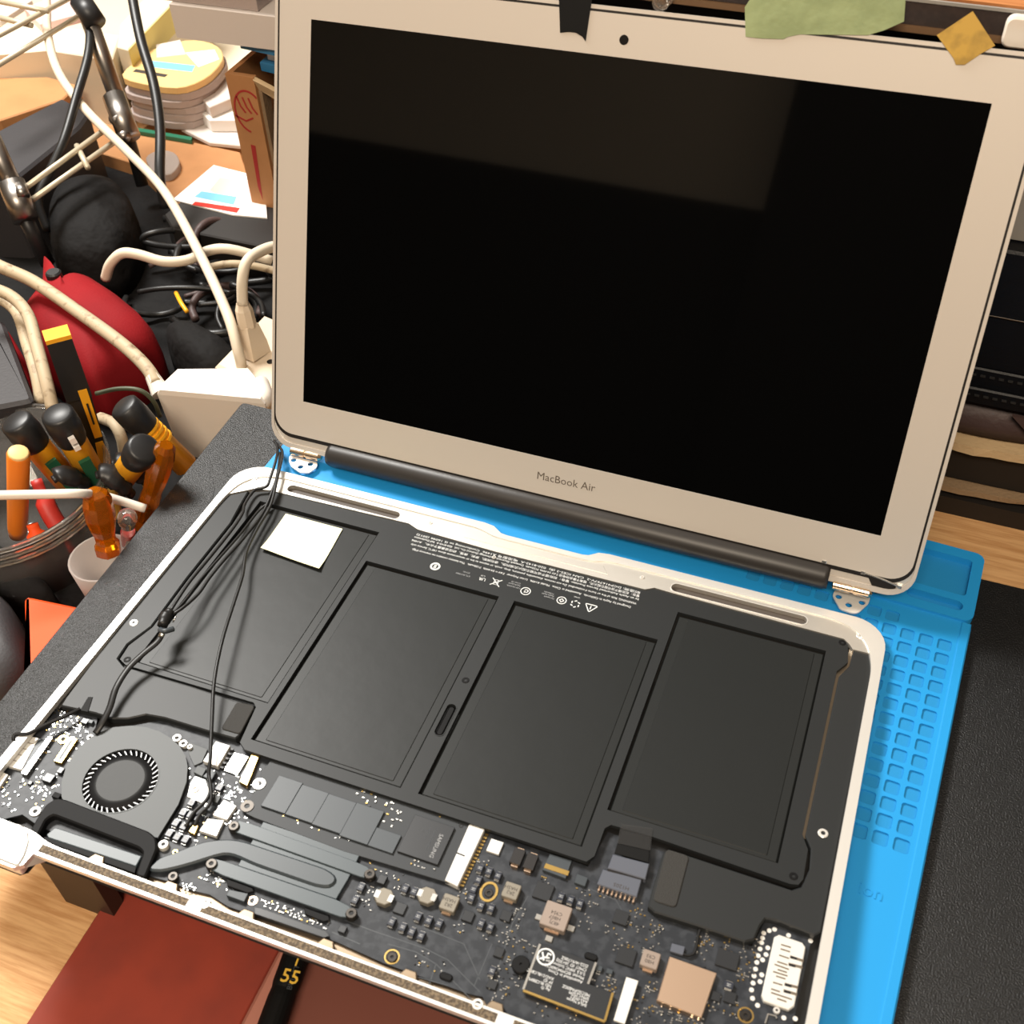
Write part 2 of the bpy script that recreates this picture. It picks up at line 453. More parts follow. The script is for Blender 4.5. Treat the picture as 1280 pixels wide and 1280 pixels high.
for j in range(3, 12): pocket(-1, j)
smat = thing_at('silicone_mat', (185, 160, -4))
tag(smat, 'blue silicone repair mat with small square pockets, on the black board', 'mat')
holed('mat_surface', mrect(0, 43.4, MW, MH, 3, 4), holes, -.85, 0, 'mat_blue', smat, 'W')
holed('tray_section', mrect(0, 0, MW, 43.4, 4.5, 5), far_holes, -2.4, 1.3, 'mat_blue', smat, 'W')
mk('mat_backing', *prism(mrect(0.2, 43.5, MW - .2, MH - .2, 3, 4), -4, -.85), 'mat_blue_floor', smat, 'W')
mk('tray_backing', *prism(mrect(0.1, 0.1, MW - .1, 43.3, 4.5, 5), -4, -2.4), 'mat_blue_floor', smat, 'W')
mk('raised_edge', *cprism([mp(0.1, 43.6), mp(4.4, 43.6), mp(4.4, MH - 1), mp(0.1, MH - 1)], -1, .6, .5), 'mat_blue', smat, 'W')
tp = Vector((334.2, 99.0))
mk('lettering', *xf(textv('ion', 7.4, depth=.3), (tp.x - 3, tp.y, 0.15), (math.cos(MR), math.sin(MR), 0), (-math.sin(MR), math.cos(MR), 0)), 'mat_blue', smat, 'W')['label'] = 'raised letters ion moulded in the mat'

# ================================================================== LAPTOP BASE
base = empty('open_laptop', BASE_M)
tag(base, 'opened silver laptop base with bottom cover off, battery and logic board showing', 'laptop')
def hbot(y): return -(Z0 - y * SA - .25) / CA
OUT = rrect(0, -4.5, 325, 227, 15, 7)
# near edge is set back between the two hinge corners, far edge has the finger scoop
def base_outline():
    pts = []
    for i in range(8): t = math.radians(90 * i / 7); pts.append((310 + 15 * math.cos(t), 212 + 15 * math.sin(t)))
    pts += [(196, 227), (191, 226.2), (187, 223), (184, 222.4), (146, 222.4), (143, 222.8), (138, 226.2), (133, 227)]
    for i in range(8): t = math.radians(90 + 90 * i / 7); pts.append((15 + 15 * math.cos(t), 212 + 15 * math.sin(t)))
    pts += [(0, 3), (2, -2.5), (5, -4.5), (36, -4.5), (39, -2), (39.5, 3), (285.5, 3), (286, -2), (289, -4.5), (320, -4.5), (323, -2.5), (325, 3)]
    return pts
OUT = base_outline()
INN = rpoly([(321, 200), (318, 212), (311, 220), (300, 222.6), (196, 222.6), (189, 219.6), (140, 219.6), (132, 222.6), (25, 222.6), (13, 220), (6, 212), (3.8, 200),
       (3.8, 14), (6, 11), (34, 11), (42, 8.4), (283, 8.4), (291, 11), (319, 11), (321.0, 14)], 5, 3)
o = holed('case', OUT, [INN], -2.6, 0, 'alu', base)
# outer wall and tray floor below the rim
n = len(OUT)
def under(x, y):
    k = 1 - max(0, min(1, y / 227)); return (162.5 + (x - 162.5) * (.985 - .03 * k), y + (18 * max(0, 1 - (y + 5) / 24) if y < 19 else -3 * max(0, (y - 200) / 27)))
vs = [(x, y, -2.6) for x, y in OUT] + [(*under(x, y), hbot(under(x, y)[1])) for x, y in OUT]
fs = [(i, (i + 1) % n, n + (i + 1) % n, n + i) for i in range(n)] + [tuple(range(n, 2 * n))[::-1]]
mk('tray_wall', vs, fs, 'alu', base)
mk('tray_floor', [(x, y, max(hbot(y) + 1.0, -8.0)) for x, y in inset(OUT, 1.2)] , [tuple(range(n))], 'tray_dark', base)
mk('near_channel', *prism([(40, 8), (285, 8), (285, 14), (40, 14)], -6.4, -5.8), 'alu_tan', base)
for k in range(7): mk('channel_rib', *cprism([(58 + k * 32, 8.2), (66 + k * 32, 8.2), (64 + k * 32, 12), (60 + k * 32, 12)], -5.8, -2.2, .4), 'alu_tan', base)
mk('seam_strip', *strokev([B2(*p, -2.2) for p in [(1066, 808), (1061, 830), (1048, 841), (1045, 850), (1004, 1046)]], 2.2, -3.4, -2.9), 'alu_dark', base)
# far ledge with two slots
nr = [B2(*p, -.9) for p in [(318, 611), (337, 613), (511, 654.5), (522, 662), (620, 690), (806, 737), (818, 735), (842, 742), (1055, 799), (1062, 806), (1066, 812), (1090, 818)]]
LEDGE = [(321, 205), (320.2, 210), (318, 214.5), (315, 218), (311, 220.6), (306, 222.4), (300, 223), (196, 223), (189, 220), (140, 220), (132, 223), (25, 223), (19, 222.6), (13.5, 220.7), (9.6, 218), (6.6, 214), (4.8, 209.5), (4.0, 203)] + nr
def slot(x0, x1, y, r): return rrect(x0, y - r, x1, y + r, r * .98, 6)
holed('front_ledge', LEDGE, [slot(30.0, 92.0, 217.4, 2.6), slot(228.4, 290.6, 217.4, 2.6)], -2.9, -.7, 'alu_matte', base)
for x0, x1 in ((30.2, 91.5), (228.6, 290.2)):
    mk('slot_floor', *boxv(x0 - 1, 214.4, -3.6, x1 + 1, 220.6, -2.9), 'slot_dark', base)
    mk('slot_lip', *strokev(slot(x0 - .2, x1 + .5, 217.4, 2.75), .45, -.75, -.5, True), 'alu', base)
mk('scoop_plate', *cprism([(127, 214.6), (199, 214.6), (195.5, 219.2), (130.5, 219.2)], -1, -.45, .2), 'alu_matte', base)
# near wall strips of coarse mesh and the two screw posts
for x0, x1 in ((40.5, 104.5), (110.5, 224), (230, 284)):
    mk('mesh_strip', *boxv(x0, 4.3, -.3, x1, 7.4, .14), 'speckle', base)
def screw_mesh(key, r, h, m='screw_dark', hole=.45):
    return shared(key, lambda: lathev((0, 0, -h), (0, 0, 0), [(0, r), (.8, r), (1, r * .85), (1, r * hole), (.45, r * hole * .9)], 14), m)
def screw(px, py, h, r, m='screw_dark', parent=None, name='screw', dark=True, hole=.45, hh=1.2):
    x, y = B2(px, py, h); p = parent or base
    s = inst(name, screw_mesh('sc%s%.2f%.2f' % (m, r, hole), r, hh, m, hole), p, x, y, h)
    if dark:
        inst('recess', shared('rec%.2f' % (r * hole), lambda: prism(circ(0, 0, r * hole * .92, 10), -.5, -.35), 'hole'), s, 0, 0, 0)
    return s
for px, py in ((256, 1129), (597, 1255)): screw(px, py, .3, 2.2, 'alu', name='screw_post', hole=.5, hh=5)
screw(617.5, 696, -.6, 1.0, 'alu', name='screw_post'); 
for px, py in ((318, 597), (1076, 794)): screw(px, py, -.3, 1.9, 'alu', name='screw_post', dark=False, hole=.4)
for px, py in ((538, 653), (803, 721)): screw(px, py, -.3, 1.1, 'alu', name='screw_post', dark=False, hole=.4)
# exposed hinge mount at the near left corner
mk('hinge_mount', *cprism(rpoly([B2(*p, .8) for p in [(-60, 1050), (0, 1030), (24, 1029), (34, 1037), (36, 1052), (30, 1070), (22, 1082), (15, 1080), (-40, 1058)]], 1.4), -6, .8, .5), 'alu', base)
for px, py in ((16, 1038), (24, 1050)): screw(px, py, .9, .9, 'alu', name='hinge_hole', hole=.6)

# ---- battery
CELLS = [(21.6, 95.4, 87.0, 204.4), (89.4, 77.0, 156.4, 185.0), (163.8, 77.0, 231.0, 185.0), (235.2, 95.6, 301.2, 203.8)]
far = [B2(*p, -1.2) for p in [(345, 614), (511, 655.5), (522, 663), (620, 691), (806, 738), (818, 736), (842, 743), (1053, 799.5), (1060, 806)]]
right = [B2(*p, -1.2) for p in [(1060, 828), (1046, 839), (1045, 845), (1003, 1043), (1010, 1062), (1004, 1099), (998, 1106), (988, 1105)]]
near = [B2(*p, -1.2) for p in [(816, 1046), (764, 1031), (756, 1035), (743, 1070), (733, 1077), (521, 1007), (306, 937), (300, 928), (320, 884), (317, 878)]]
left = [B2(*p, -1.2) for p in [(157, 831), (150, 824), (161, 807), (191, 784), (235, 725), (291, 655), (306, 633), (318, 615)]]
FRAME = far + right + near + left
battery = holed('battery', FRAME, [[(x0, y0), (x1, y0), (x1, y1), (x0, y1)] for x0, y0, x1, y1 in CELLS] +
                [rrect(156.8 + 1.4, 105.0, 156.8 + 5.4, 121.5, 1.9, 4)], -3.0, -1.2, 'batt_frame', base)
battery['label'] = 'black battery frame holding four flat cells'
for i, (x0, y0, x1, y1) in enumerate(CELLS):
    c = mk('battery_cell', *cprism([(x0 + .75, y0 + .5), (x1 - .2, y0 + .5), (x1 - .2, y1 - .9), (x0 + .75, y1 - .9)], -4.6, -2.4, .7), 'cell_seal', battery)
    mk('cell_pouch', *cprism(rpoly([(x0 + 5.2, y0 + 2.2), (x1 - 4.2, y0 + 2.2), (x1 - 4.2, y1 - 1.8), (x0 + 5.2, y1 - 1.8)], .8), -2.6, -2.15, .4), 'batt_cell', c)
bw = mk('battery_floor', *boxv(20, 76, -5.0, 303, 206, -4.7), 'hole', battery)
mk('centre_latch', *cprism(rrect(158.9, 105.8, 161.5, 120.8, 1.2, 3), -3.4, -1.9, .3), 'fan_black', battery)
mk('latch_rim', *strokev(rrect(158.0, 104.8, 162.4, 121.7, 2.0, 4), .35, -1.25, -1.05, True), 'batt_frame', battery)
for px, py in ((582, 850), (159, 824), (1053, 803), (992, 1095)): screw(px, py, -1.0, 1.7, 'fan_black', battery, hole=.4)
# printed battery label (reads from the far side)
def up_text(s, px, py, size, m='label_white', parent=battery, h=-1.2, fit=None, name='printed_text'):
    x, y = B2(px, py, h); v, f = textv(s, size)
    if fit and v:
        w = max(q[0] for q in v); k = fit / w; v = [(q[0] * k, q[1], q[2]) for q in v]
    return mk(name, *xf((v, f), (x, y, h + .03), (-1, 0, 0), (0, -1, 0)), m, parent)
LB = [("Designed by Apple in California.  Assembled in China.  Model A1496.  Li-ion Polymer  7.6V = 54.4Wh  7150mAh.  This battery contains no mercury (Hg).", (789, 758), (514, 688)),
      ("WARNING: Risk of fire or burns if mishandled. Do not remove, disassemble, puncture, drop, crush, or expose to fire or temperatures above 140\u00b0C. Service only", (796, 753.5), (512, 683)),
      ("by an Apple Authorized Service Provider. \u8b66\u544a\uff1a\u5982\u5904\u7406\u4e0d\u5f53\u53ef\u80fd\u5f15\u8d77\u706b\u707e\u6216\u707c\u4f24\u3002\u8bf7\u52ff\u62c6\u5378\u3001\u7a7f\u523a\u3001\u6454\u843d\u3001\u6324\u538b\u6216\u66b4\u9732\u4e8e\u706b\u4e2d\u3002 A1496", (799, 748.5), (513, 678)),
      ("\u8b66\u544a\uff1a\u5982\u5904\u7406\u4e0d\u5f53\u53ef\u80fd\u5f15\u8d77\u706b\u707e\u3002\u9502\u79bb\u5b50\u805a\u5408\u7269\u7535\u6c60 7.6V 54.4Wh 7150mAh  Dynapack Electronic Technology (Suzhou) Co., Ltd.  020-8143-A  Self Declaration", (800, 744), (516, 674.5)),
      ("\u5236\u9020\u5546: DCP416797V-2  CAN ICES-3 (B)  020-8143-A  \u7535\u6c60\u578b\u53f7 A1496  Conforming to IS 16046 (2012)", (801, 740), (519, 671))]
for s, a, b in LB:
    pa, pb = B(*a, -1.2), B(*b, -1.2)
    up_text(s, a[0], a[1], 1.75, fit=(pa - pb).length)
def ringv(x, y, r, w, h): return strokev(circ(x, y, r, 20), w, h, h + .06, True)
HB = -1.19
x, y = B2(738, 760, HB); t3 = [(x, y - 2.6), (x - 2.9, y + 2.0), (x + 2.9, y + 2.0)]
mk('printed_symbol', *merge([strokev(rpoly(t3, .8), .45, HB, HB + .06, True), strokev([(x, y - .8), (x, y + 1.2)], .45, HB, HB + .06)]), 'label_white', battery)
x, y = B2(719, 755, HB)
mk('printed_symbol', *merge([strokev([(x + 1.5 * math.cos(a) + .7 * math.cos(a + 1.2), y + 1.5 * math.sin(a) + .7 * math.sin(a + 1.2)), (x + 2.1 * math.cos(a + .5), y + 2.1 * math.sin(a + .5)), (x + 1.6 * math.cos(a + 1.0), y + 1.6 * math.sin(a + 1.0))], .5, HB, HB + .06) for a in [k * math.pi / 3 for k in range(6)]]), 'label_white', battery)
x, y = B2(702, 750.5, HB); mk('printed_symbol', *merge([ringv(x, y, 2.1, .4, HB), strokev(circ(x, y, 1.0, 4), .55, HB, HB + .06, True)]), 'label_white', battery)
x, y = B2(657, 739, HB); mk('printed_symbol', *merge([ringv(x, y, 2.2, .4, HB), strokev([(x - .4, y - 1.1), (x - .4, y + 1.1)], .4, HB, HB + .06), ringv(x + .3, y + .2, .8, .4, HB)]), 'label_white', battery)
x, y = B2(620, 728, HB); mk('printed_symbol', *merge([strokev([(x - 2.3, y - 2.2), (x + 2.3, y + 2.2)], .4, HB, HB + .06), strokev([(x - 2.3, y + 2.2), (x + 2.3, y - 2.2)], .4, HB, HB + .06), strokev([(x - 1.1, y - 1.4), (x + 1.1, y - 1.4), (x + .8, y + 1.6), (x - .8, y + 1.6)], .35, HB, HB + .06, True)]), 'label_white', battery)
x, y = B2(544, 708, HB); mk('printed_symbol', *merge([ringv(x, y, 2.0, .9, HB), ringv(x, y + .55, .45, .35, HB), ringv(x, y - .55, .5, .35, HB)]), 'label_white', battery)
up_text('UR', 608, 723.5, 2.6); up_text('C US', 607, 720, 1.0); up_text('Li-ion', 725, 747, 1.2)
for s_, px, py in (('Dynapack', 693, 748), ('Apple Japan', 693, 745), ('7150mAh', 693, 742), ('7.6V 54.4Wh', 651, 735), ('Apple Japan', 651, 732), ('Li-ion 20', 651, 729), ('KTL-SU13003', 588, 720), ('XU101', 588, 716)):
    up_text(s_, px, py, 1.25, 'label_grey', fit=None)

# ---- speakers
spk = mk('speaker', *cprism([B2(*p, -1.5) for p in
     [(268, 609), (292, 607), (313, 610), (300, 632), (288, 654), (233, 723), (189, 783), (159, 805), (147, 823), (155, 833), (170, 837), (312, 880), (317, 886), (299, 919), (294, 923), (264, 915), (205, 897), (182, 893), (159, 898), (140, 898), (118, 891), (76, 882), (82, 872), (170, 755), (265, 623)]], -5, -1.5, .5), 'speaker', base)
fp = rpoly([B2(*p, -1.2) for p in [(296, 877), (319, 882), (300, 918), (276, 911)]], 1.6)
mk('foam_pad', *cprism(fp, -1.6, -1.0, .3), 'foam', spk)
mk('seam', *strokev([B2(*p, -1.47) for p in [(172, 839), (240, 859), (316, 884)]], .35, -1.6, -1.44), 'hole', spk)
screw(167, 778, -1.2, 2.0, 'alu', spk, hole=.4)
spk2 = mk('speaker', *cprism([B2(*p, -1.5) for p in
     [(1067, 812), (1076, 809), (1089, 815), (1091, 830), (1039, 1098), (1026, 1165), (1018, 1169), (970, 1150), (957, 1148), (950, 1157), (943, 1174), (931, 1177), (875, 1158), (818, 1140), (810, 1133), (814, 1116), (829, 1066), (836, 1061), (990, 1112), (1002, 1108), (1012, 1086), (1014, 1060), (1007, 1044), (1049, 845), (1062, 832)]], -5, -1.5, .5), 'speaker', base)
mk('foam_pad', *cprism(rpoly([B2(*p, -1.2) for p in [(833, 1061), (862, 1070), (845, 1135), (816, 1126)]], 1.8), -1.6, -1.0, .3), 'foam', spk2)
screw(1029, 1041, -1.2, 2.0, 'alu', spk2, hole=.45)

# ---- logic board
HP = -4.6                                              # board top
board = mk('logic_board', *prism([B2(*p, HP) for p in
     [(68, 886), (122, 897), (118, 915), (205, 900), (300, 930), (520, 1010), (735, 1083), (760, 1040), (830, 1065), (815, 1140), (940, 1183), (957, 1150), (975, 1152), (1015, 1172), (1002, 1230), (985, 1310), (960, 1400),
      (760, 1330), (640, 1272), (610, 1259), (603, 1246), (585, 1242), (480, 1204), (420, 1177), (340, 1152), (285, 1133), (262, 1118), (240, 1113), (215, 1103), (170, 1090), (45, 1030), (28, 1018), (0, 1025), (-50, 1008), (-40, 985)]], HP - .9, HP), 'pcb', base)
board['label'] = 'dark grey printed circuit board with many small components'
def quadbox(name, pts, h, dz, m, parent=board, c=.12, lab=None):
    o = mk(name, *cprism([B2(*p, h) for p in pts], h - dz, h, c), m, parent)
    if lab: o['label'] = lab
    return o
def alig(name, fl, nr_, h, dz, m, parent=board, c=.12):
    a, b = B2(*fl, h), B2(*nr_, h)
    return mk(name, *cprism([(a[0], b[1]), (b[0], b[1]), (b[0], a[1]), (a[0], a[1])], h - dz, h, min(c, dz * .4)), m, parent)
def cbox(name, px, py, w, d, hgt, m, parent=board, z=HP, key=True):
    """aligned small box standing on the board, its top face centred on a photo pixel"""
    x, y = B2(px, py, z + hgt)
    me = shared('%s_%s_%.2f_%.2f_%.2f' % (name, m, w, d, hgt), lambda: cprism([(-w / 2, -d / 2), (w / 2, -d / 2), (w / 2, d / 2), (-w / 2, d / 2)], 0, hgt, min(.12, hgt * .3)), m)
    return inst(name, me, parent, x, y, z)
def mark(s, px, py, h, size, m='label_grey', parent=board, rot=180, name='printed_text'):
    x, y = B2(px, py, h); a = math.radians(rot); v, f = textv(s, size)
    return mk(name, *xf((v, f), (x, y, h + .03), (math.cos(a), math.sin(a), 0), (-math.sin(a), math.cos(a), 0)), m, parent)
def cap(px, py, w=2.4, d=3.1, hgt=1.7):                # dark polymer capacitor with tinned feet
    o = cbox('capacitor', px, py, w, d, hgt, 'cap_dark')
    inst('solder_foot', shared('foot%.1f%.1f' % (w, d), lambda: boxv(-w * .38, -d / 2 - .45, 0, w * .38, -d / 2 + .1, .8), 'tin'), o, 0, 0, 0)
    inst('solder_foot', shared('footb%.1f%.1f' % (w, d), lambda: boxv(-w * .38, d / 2 - .1, 0, w * .38, d / 2 + .45, .8), 'tin'), o, 0, 0, 0)
    inst('cap_print', shared('capprint', lambda: merge([boxv(-.75, -.55, 0, .75, -.3, .02), boxv(-.75, .15, 0, .75, .4, .02), boxv(-.3, -.3, 0, -.05, .15, .02)]), 'label_grey'), o, 0, 0, hgt)
    return o
c6 = lambda x, y: (440 + x / 4, 960 + y / 4)
c7 = lambda x, y: (720 + x / 4, 960 + y / 4)
for x, y in [(640, 498), (685, 513), (730, 536), (632, 556), (607, 604), (597, 645), (645, 684), (695, 698), (265, 600), (310, 614), (330, 740), (383, 760), (435, 775), (198, 766), (253, 793), (298, 816), (345, 836), (645, 775), (692, 792), (1045, 640), (1093, 656), (1140, 675), (45, 592), (15, 656), (700, 1012)]:
    cap(*c6(x, y))
c8 = lambda x, y: (200 + x / 9.143, 920 + y / 9.143)
for x, y in [(265, 865), (350, 895), (440, 930), (180, 985), (270, 1025), (105, 1105), (195, 1145), (290, 1175), (680, 580), (360, 755)]:
    cap(*c8(x, y), 2.5, 2.9, 1.8)
cap(909 - 33 + 35, 1231, 3.2, 2.6, 1.6)
# inductors
def ind(px, py, w, d, hgt, m, text=None, octo=False):
    x, y = B2(px, py, HP + hgt)
    pts = [(x + w / 2 * u, y + d / 2 * v) for u, v in ([(-1, -.5), (-.5, -1), (.5, -1), (1, -.5), (1, .5), (.5, 1), (-.5, 1), (-1, .5)] if octo else [(-1, -1), (1, -1), (1, 1), (-1, 1)])]
    if not octo: pts = rpoly(pts, .6, 2)
    o = mk('inductor', *cprism(pts, HP + .3, HP + hgt, .25), m, board)
    for s in (-1, 1):
        if octo: mk('terminal', *boxv(x + s * w * .42 - .9, y - 1.4, HP, x + s * w * .42 + .9, y + 1.4, HP + hgt + .06), 'tin', o)
        else: mk('terminal', *boxv(x - w * .28, y + s * d * .5 - .7, HP, x + w * .28, y + s * d * .5 + .7, HP + .7), 'copper', o)
    if text:
        for k, t in enumerate(text):
            v, f = textv(t, 1.9); v = [(-(q[0] - len(t) * .52), -(q[1] - 1.5 + k * 1.9), q[2]) for q in v]
            mk('printed_text', [(x + q[0], y + q[1], HP + hgt + .03 + q[2]) for q in v], f, 'ink_dark', o)
    return o
ind(*c6(160, 640), 6.4, 6.2, 2.6, 'inductor', octo=True); ind(*c6(375, 635), 6.4, 6.2, 2.6, 'inductor', octo=True)
ind(*c6(487, 672), 6.0, 6.2, 2.8, 'inductor', ['HA5H', '2R2']); ind(*c6(797, 612), 6.0, 6.2, 2.8, 'inductor', ['HA5H', '2R2'])
ind(*c6(1020, 737), 9.6, 9.6, 3.2, 'inductor_warm', ['C954', 'H807', '4R7J']); ind(*c7(372, 955), 6.2, 6.2, 2.8, 'inductor_warm', ['C93', 'H80'])
for px, py in (c6(935, 745), c6(1095, 800), c6(985, 852)): cbox('terminal', px, py, 2.6, 2.2, .6, 'tin')
# packages
for x, y, w, d, hg in [(240, 700, 4.2, 4.2, .9), (580, 740, 4.0, 4.0, .9), (770, 738, 3.8, 3.8, .9), (957, 615, 6.6, 6.6, .9), (735, 920, 3.2, 3.6, .9), (700, 1080, 3.4, 3.2, .9), (915 - 440 + 0, 0, 0, 0, 0)]:
    if w: cbox('chip', *c6(x, y), w, d, hg, 'chip_black')
for x, y, w, d, hg in [(225, 745, 5.2, 5.2, 1.0), (250, 940, 6.4, 6.2, .8), (757, 955, 7.6, 6.4, .9), (770, 1145, 4.0, 4.0, .9), (700, 1140, 3.2, 3.2, .8), (925, 0, 0, 0, 0)]:
    if w: cbox('chip', *c7(x, y), w, d, hg, 'chip_black')
cbox('chip', 428, 1161, 2.6, 2.6, 1.4, 'chip_black'); cbox('chip', *c6(150, 556), 3.0, 3.4, 1.6, 'chip_black')
cbox('crystal', *c6(715, 392), 5.0, 5.4, 1.0, 'tin_white')
for x, y in ((828, 440), (893, 465)):
    o = cbox('tantalum_capacitor', *c6(x, y), 4.2, 6.6, 2.4, 'tan_black')
    inst('solder_foot', shared('tfoot', lambda: boxv(-1.3, -4.0, 0, 1.3, -3.2, 1.4), 'copper'), o, 0, 0, 0)
    inst('solder_foot', shared('tfootb', lambda: boxv(-1.3, 3.2, 0, 1.3, 4.0, 1.4), 'copper'), o, 0, 0, 0)
# connectors
o = quadbox('display_connector', [c6(990, 428), c6(1100, 462), c6(1068, 552), c6(952, 508)], -3.2, 1.4, 'chip_grey')
mk('contact_row', *cprism([B2(*c6(x, y), -3.0) for x, y in [(968, 475), (1088, 515), (1080, 538), (958, 498)]], -3.5, -3.0, .1), 'gold', o)
quadbox('small_connector', [c6(1125, 528), c6(1180, 548), c6(1165, 592), c6(1112, 572)], -3.4, 1.2, 'chip_grey')
plug = quadbox('battery_plug', [c7(185, 430), c7(368, 478), c7(348, 556), c7(158, 500)], -1.2, 2.6, 'plug_grey', base, .3)
mk('plug_step', *cprism([B2(*c7(x, y), -1.9) for x, y in [(162, 498), (350, 545), (346, 560), (156, 512)]], -3.8, -1.9, .1), 'tan_black', plug)
sock = quadbox('battery_socket', [c7(135, 505), c7(330, 555), c7(305, 645), c7(105, 580)], -2.2, 2.2, 'plug_grey', board, .3)
mark('H1205', *c7(268, 598), -2.2, 2.2, 'ink_dark', sock)
for k in range(9):
    px, py = c7(118 + k * 21.5, 596 + k * 7.2); x, y = B2(px, py, HP + .7)
    inst('pin', shared('pin', lambda: boxv(-.28, -1.6, 0, .28, .2, .9), 'copper'), sock, x, y, HP)
quadbox('cable_tab', [c7(228, 310), c7(372, 345), c7(362, 472), c7(192, 425)], -1.0, .5, 'tape_black', plug, .1)
quadbox('pull_tab', [c7(226, 278), c7(384, 300), c7(372, 412), c7(205, 375)], -.6, .12, 'clear_film', plug, .02, 'clear plastic pull tab')
# copper shield can
sh = quadbox('shield_can', [(837, 1195), (896, 1216), (877, 1272), (821, 1250)], -2.6, 2.0, 'copper', board, .25, 'copper coloured square shield can')
# wireless card
wf = quadbox('wireless_card', [(675, 1180), (745, 1203), (735, 1229.5), (766, 1241), (756, 1276), (654, 1237)], -2.6, .9, 'chip_black', board, .1, 'black wireless card with white printed text')
for a, b in (((675, 1180), (654, 1237)), ((745, 1203), (735, 1230)), ((766, 1241), (756, 1276)), ((654, 1238), (756, 1277))):
    mk('tinned_edge', *strokev([B2(*a, -2.55), B2(*b, -2.55)], .8, -3.4, -2.5), 'tin' if a[1] < 1237 else 'gold', wf)
def wtext(s, px, py, size): mark(s, px, py, -2.6, size, 'label_white', wf)
for k, t in enumerate(['D33-W91700Z', 'CMIIT ID 2013DJ', '5.0.5 30FIC Indoor use only', 'Model: BCM94360CS2', 'Assembled in China']):
    wtext(t, 735.5 - k * 1.7, 1206.5 + k * 5.0, 1.55)
for k, t in enumerate(['XAD218LCBBDAA', 'FF ID', 'ND 8LCBBMA', 'Ap D']): wtext(t, 693 - k * 1.6, 1222.5 + k * 4.6, 1.5)
for k, t in enumerate(['MECSDPAB00Z', 'SPN/LSS0M', 'A43-00Z2', 'B4L4 Name']): wtext(t, 738 - k * 1.4, 1243 + k * 4.2, 1.5)
x, y = B2(682, 1196, -2.57); mk('printed_logo', *merge([ringv(x, y, 2.9, .6, -2.59), strokev([(x + 1.7, y + 1.3), (x + .5, y + 1.5), (x + .3, y + .2), (x + 1.5, y + .1), (x - .4, y - .3), (x - 1.6, y - 1.3)], .65, -2.59, -2.53), strokev([(x - 1.6, y + 1.3), (x - .2, y - 1.5)], .6, -2.59, -2.53)]), 'label_white', wf)
br = quadbox('bracket', [(783, 1221), (798, 1226), (781, 1280), (767, 1275)], -2.4, 1.0, 'tin_white', board, .1, 'white metal bracket beside the wireless card')
for px, py in (c6(1195, 942), c6(470, 1042)): 
    x, y = B2(px, py, HP + .6); mk('rubber_bump', *cprism(rrect(x - 2.4, y - 1.3, x + 2.4, y + 1.3, 1.2, 4), HP, HP + .8, .4), 'rubber', board)
for px, py in ((749, 1210), (762, 1214)): cbox('capacitor', px, py, 2.2, 1.8, 1.1, 'chip_grey')
# round rubber standoff, gold screw rings
o = mk('standoff', *lathev((*B2(651, 1205, -2.4), HP), (*B2(651, 1205, -2.4), -2.4), [(0, 2.9), (.3, 2.9), (.35, 3.2), (.9, 3.2), (1, 2.9), (1, .5), (.8, .45)], 22), 'rubber', board)
for px, py, m_ in ((490, 1196, 'gold'), (932, 1269, 'gold')):
    x, y = B2(px, py, HP); mk('screw_ring', *strokev(circ(x, y, 2.5, 22), .55, HP, HP + .12, True), m_, board); screw(px, py, HP + .7, 1.9, 'screw_dark', board, hole=.35)
x, y = B2(611, 1115, HP); mk('screw_ring', *strokev([(x + q[0], y + q[1] * 1.25) for q in circ(0, 0, 2.9, 24)], .9, HP, HP + .3, True), 'gold', board); screw(611, 1116, HP + .4, 1.7, 'screw_dark', board)
# port shield with slits
ps = quadbox('port_shield', [(968, 1171), (974, 1168), (1003, 1178), (1007, 1184), (993, 1257), (986, 1262), (955, 1251), (952, 1244)], -3.0, 1.6, 'tin_white', board, .3, 'white metal port shield with dark slits')
c9 = lambda x, y: (940 + x / 8, 1120 + y / 8)
SL = [((290, 485), (390, 515)), ((285, 528), (380, 558)), ((270, 590), (370, 625)), ((252, 655), (355, 690)), ((225, 683), (370, 735)), ((255, 735), (350, 765)), ((210, 755), (355, 800)), ((240, 800), (335, 830)), ((210, 862), (305, 892)), ((190, 928), (280, 958)), ((190, 965), (400, 1035)), ((250, 1025), (345, 1058))]
for a, b in SL: mk('slit', *strokev([B2(*c9(*a), -2.98), B2(*c9(*b), -2.98)], .55, -3.1, -2.95), 'alu_dark', ps)
for a, b in (((380, 605), (515, 650)), ((365, 680), (505, 715)), ((325, 880), (460, 915)), ((315, 945), (450, 985))):
    mk('spring_gap', *strokev([B2(*c9(*a), -2.98), B2(*c9(*b), -2.98)], 1.0, -3.1, -2.94), 'alu_dark', ps)
    mk('spring_gap', *strokev([B2(*c9(a[0] + 5, a[1] + 6), -2.97), B2(*c9(a[0] + 70, a[1] + 24), -2.97)], .9, -3.0, -2.93), 'hole', ps)
for x, y in [(117, 372), (172, 347), (225, 335), (365, 395), (105, 422), (95, 468), (80, 530), (158, 520), (62, 598), (140, 587), (48, 665), (105, 640), (35, 732), (20, 800), (97, 790), (80, 858), (10, 872), (-5, 940), (5, 1025), (55, 1095), (585, 450), (432, 1228), (318, 1220)]:
    px, py = c9(x, y); xx, yy = B2(px, py, HP)
    inst('solder_via', shared('via', lambda: prism(circ(0, 0, .85, 10), 0, .15), 'tin_white'), board, xx, yy, HP)
mk('corner_bracket', *strokev([B2(*c9(*p), HP + .4) for p in [(130, 1275), (160, 1180), (240, 1200), (245, 1225)]], .5, HP, HP + .5), 'tin', board)
o = screw(*c9(248, 1140), HP + .8, 1.2, 'alu', board, hole=.4)
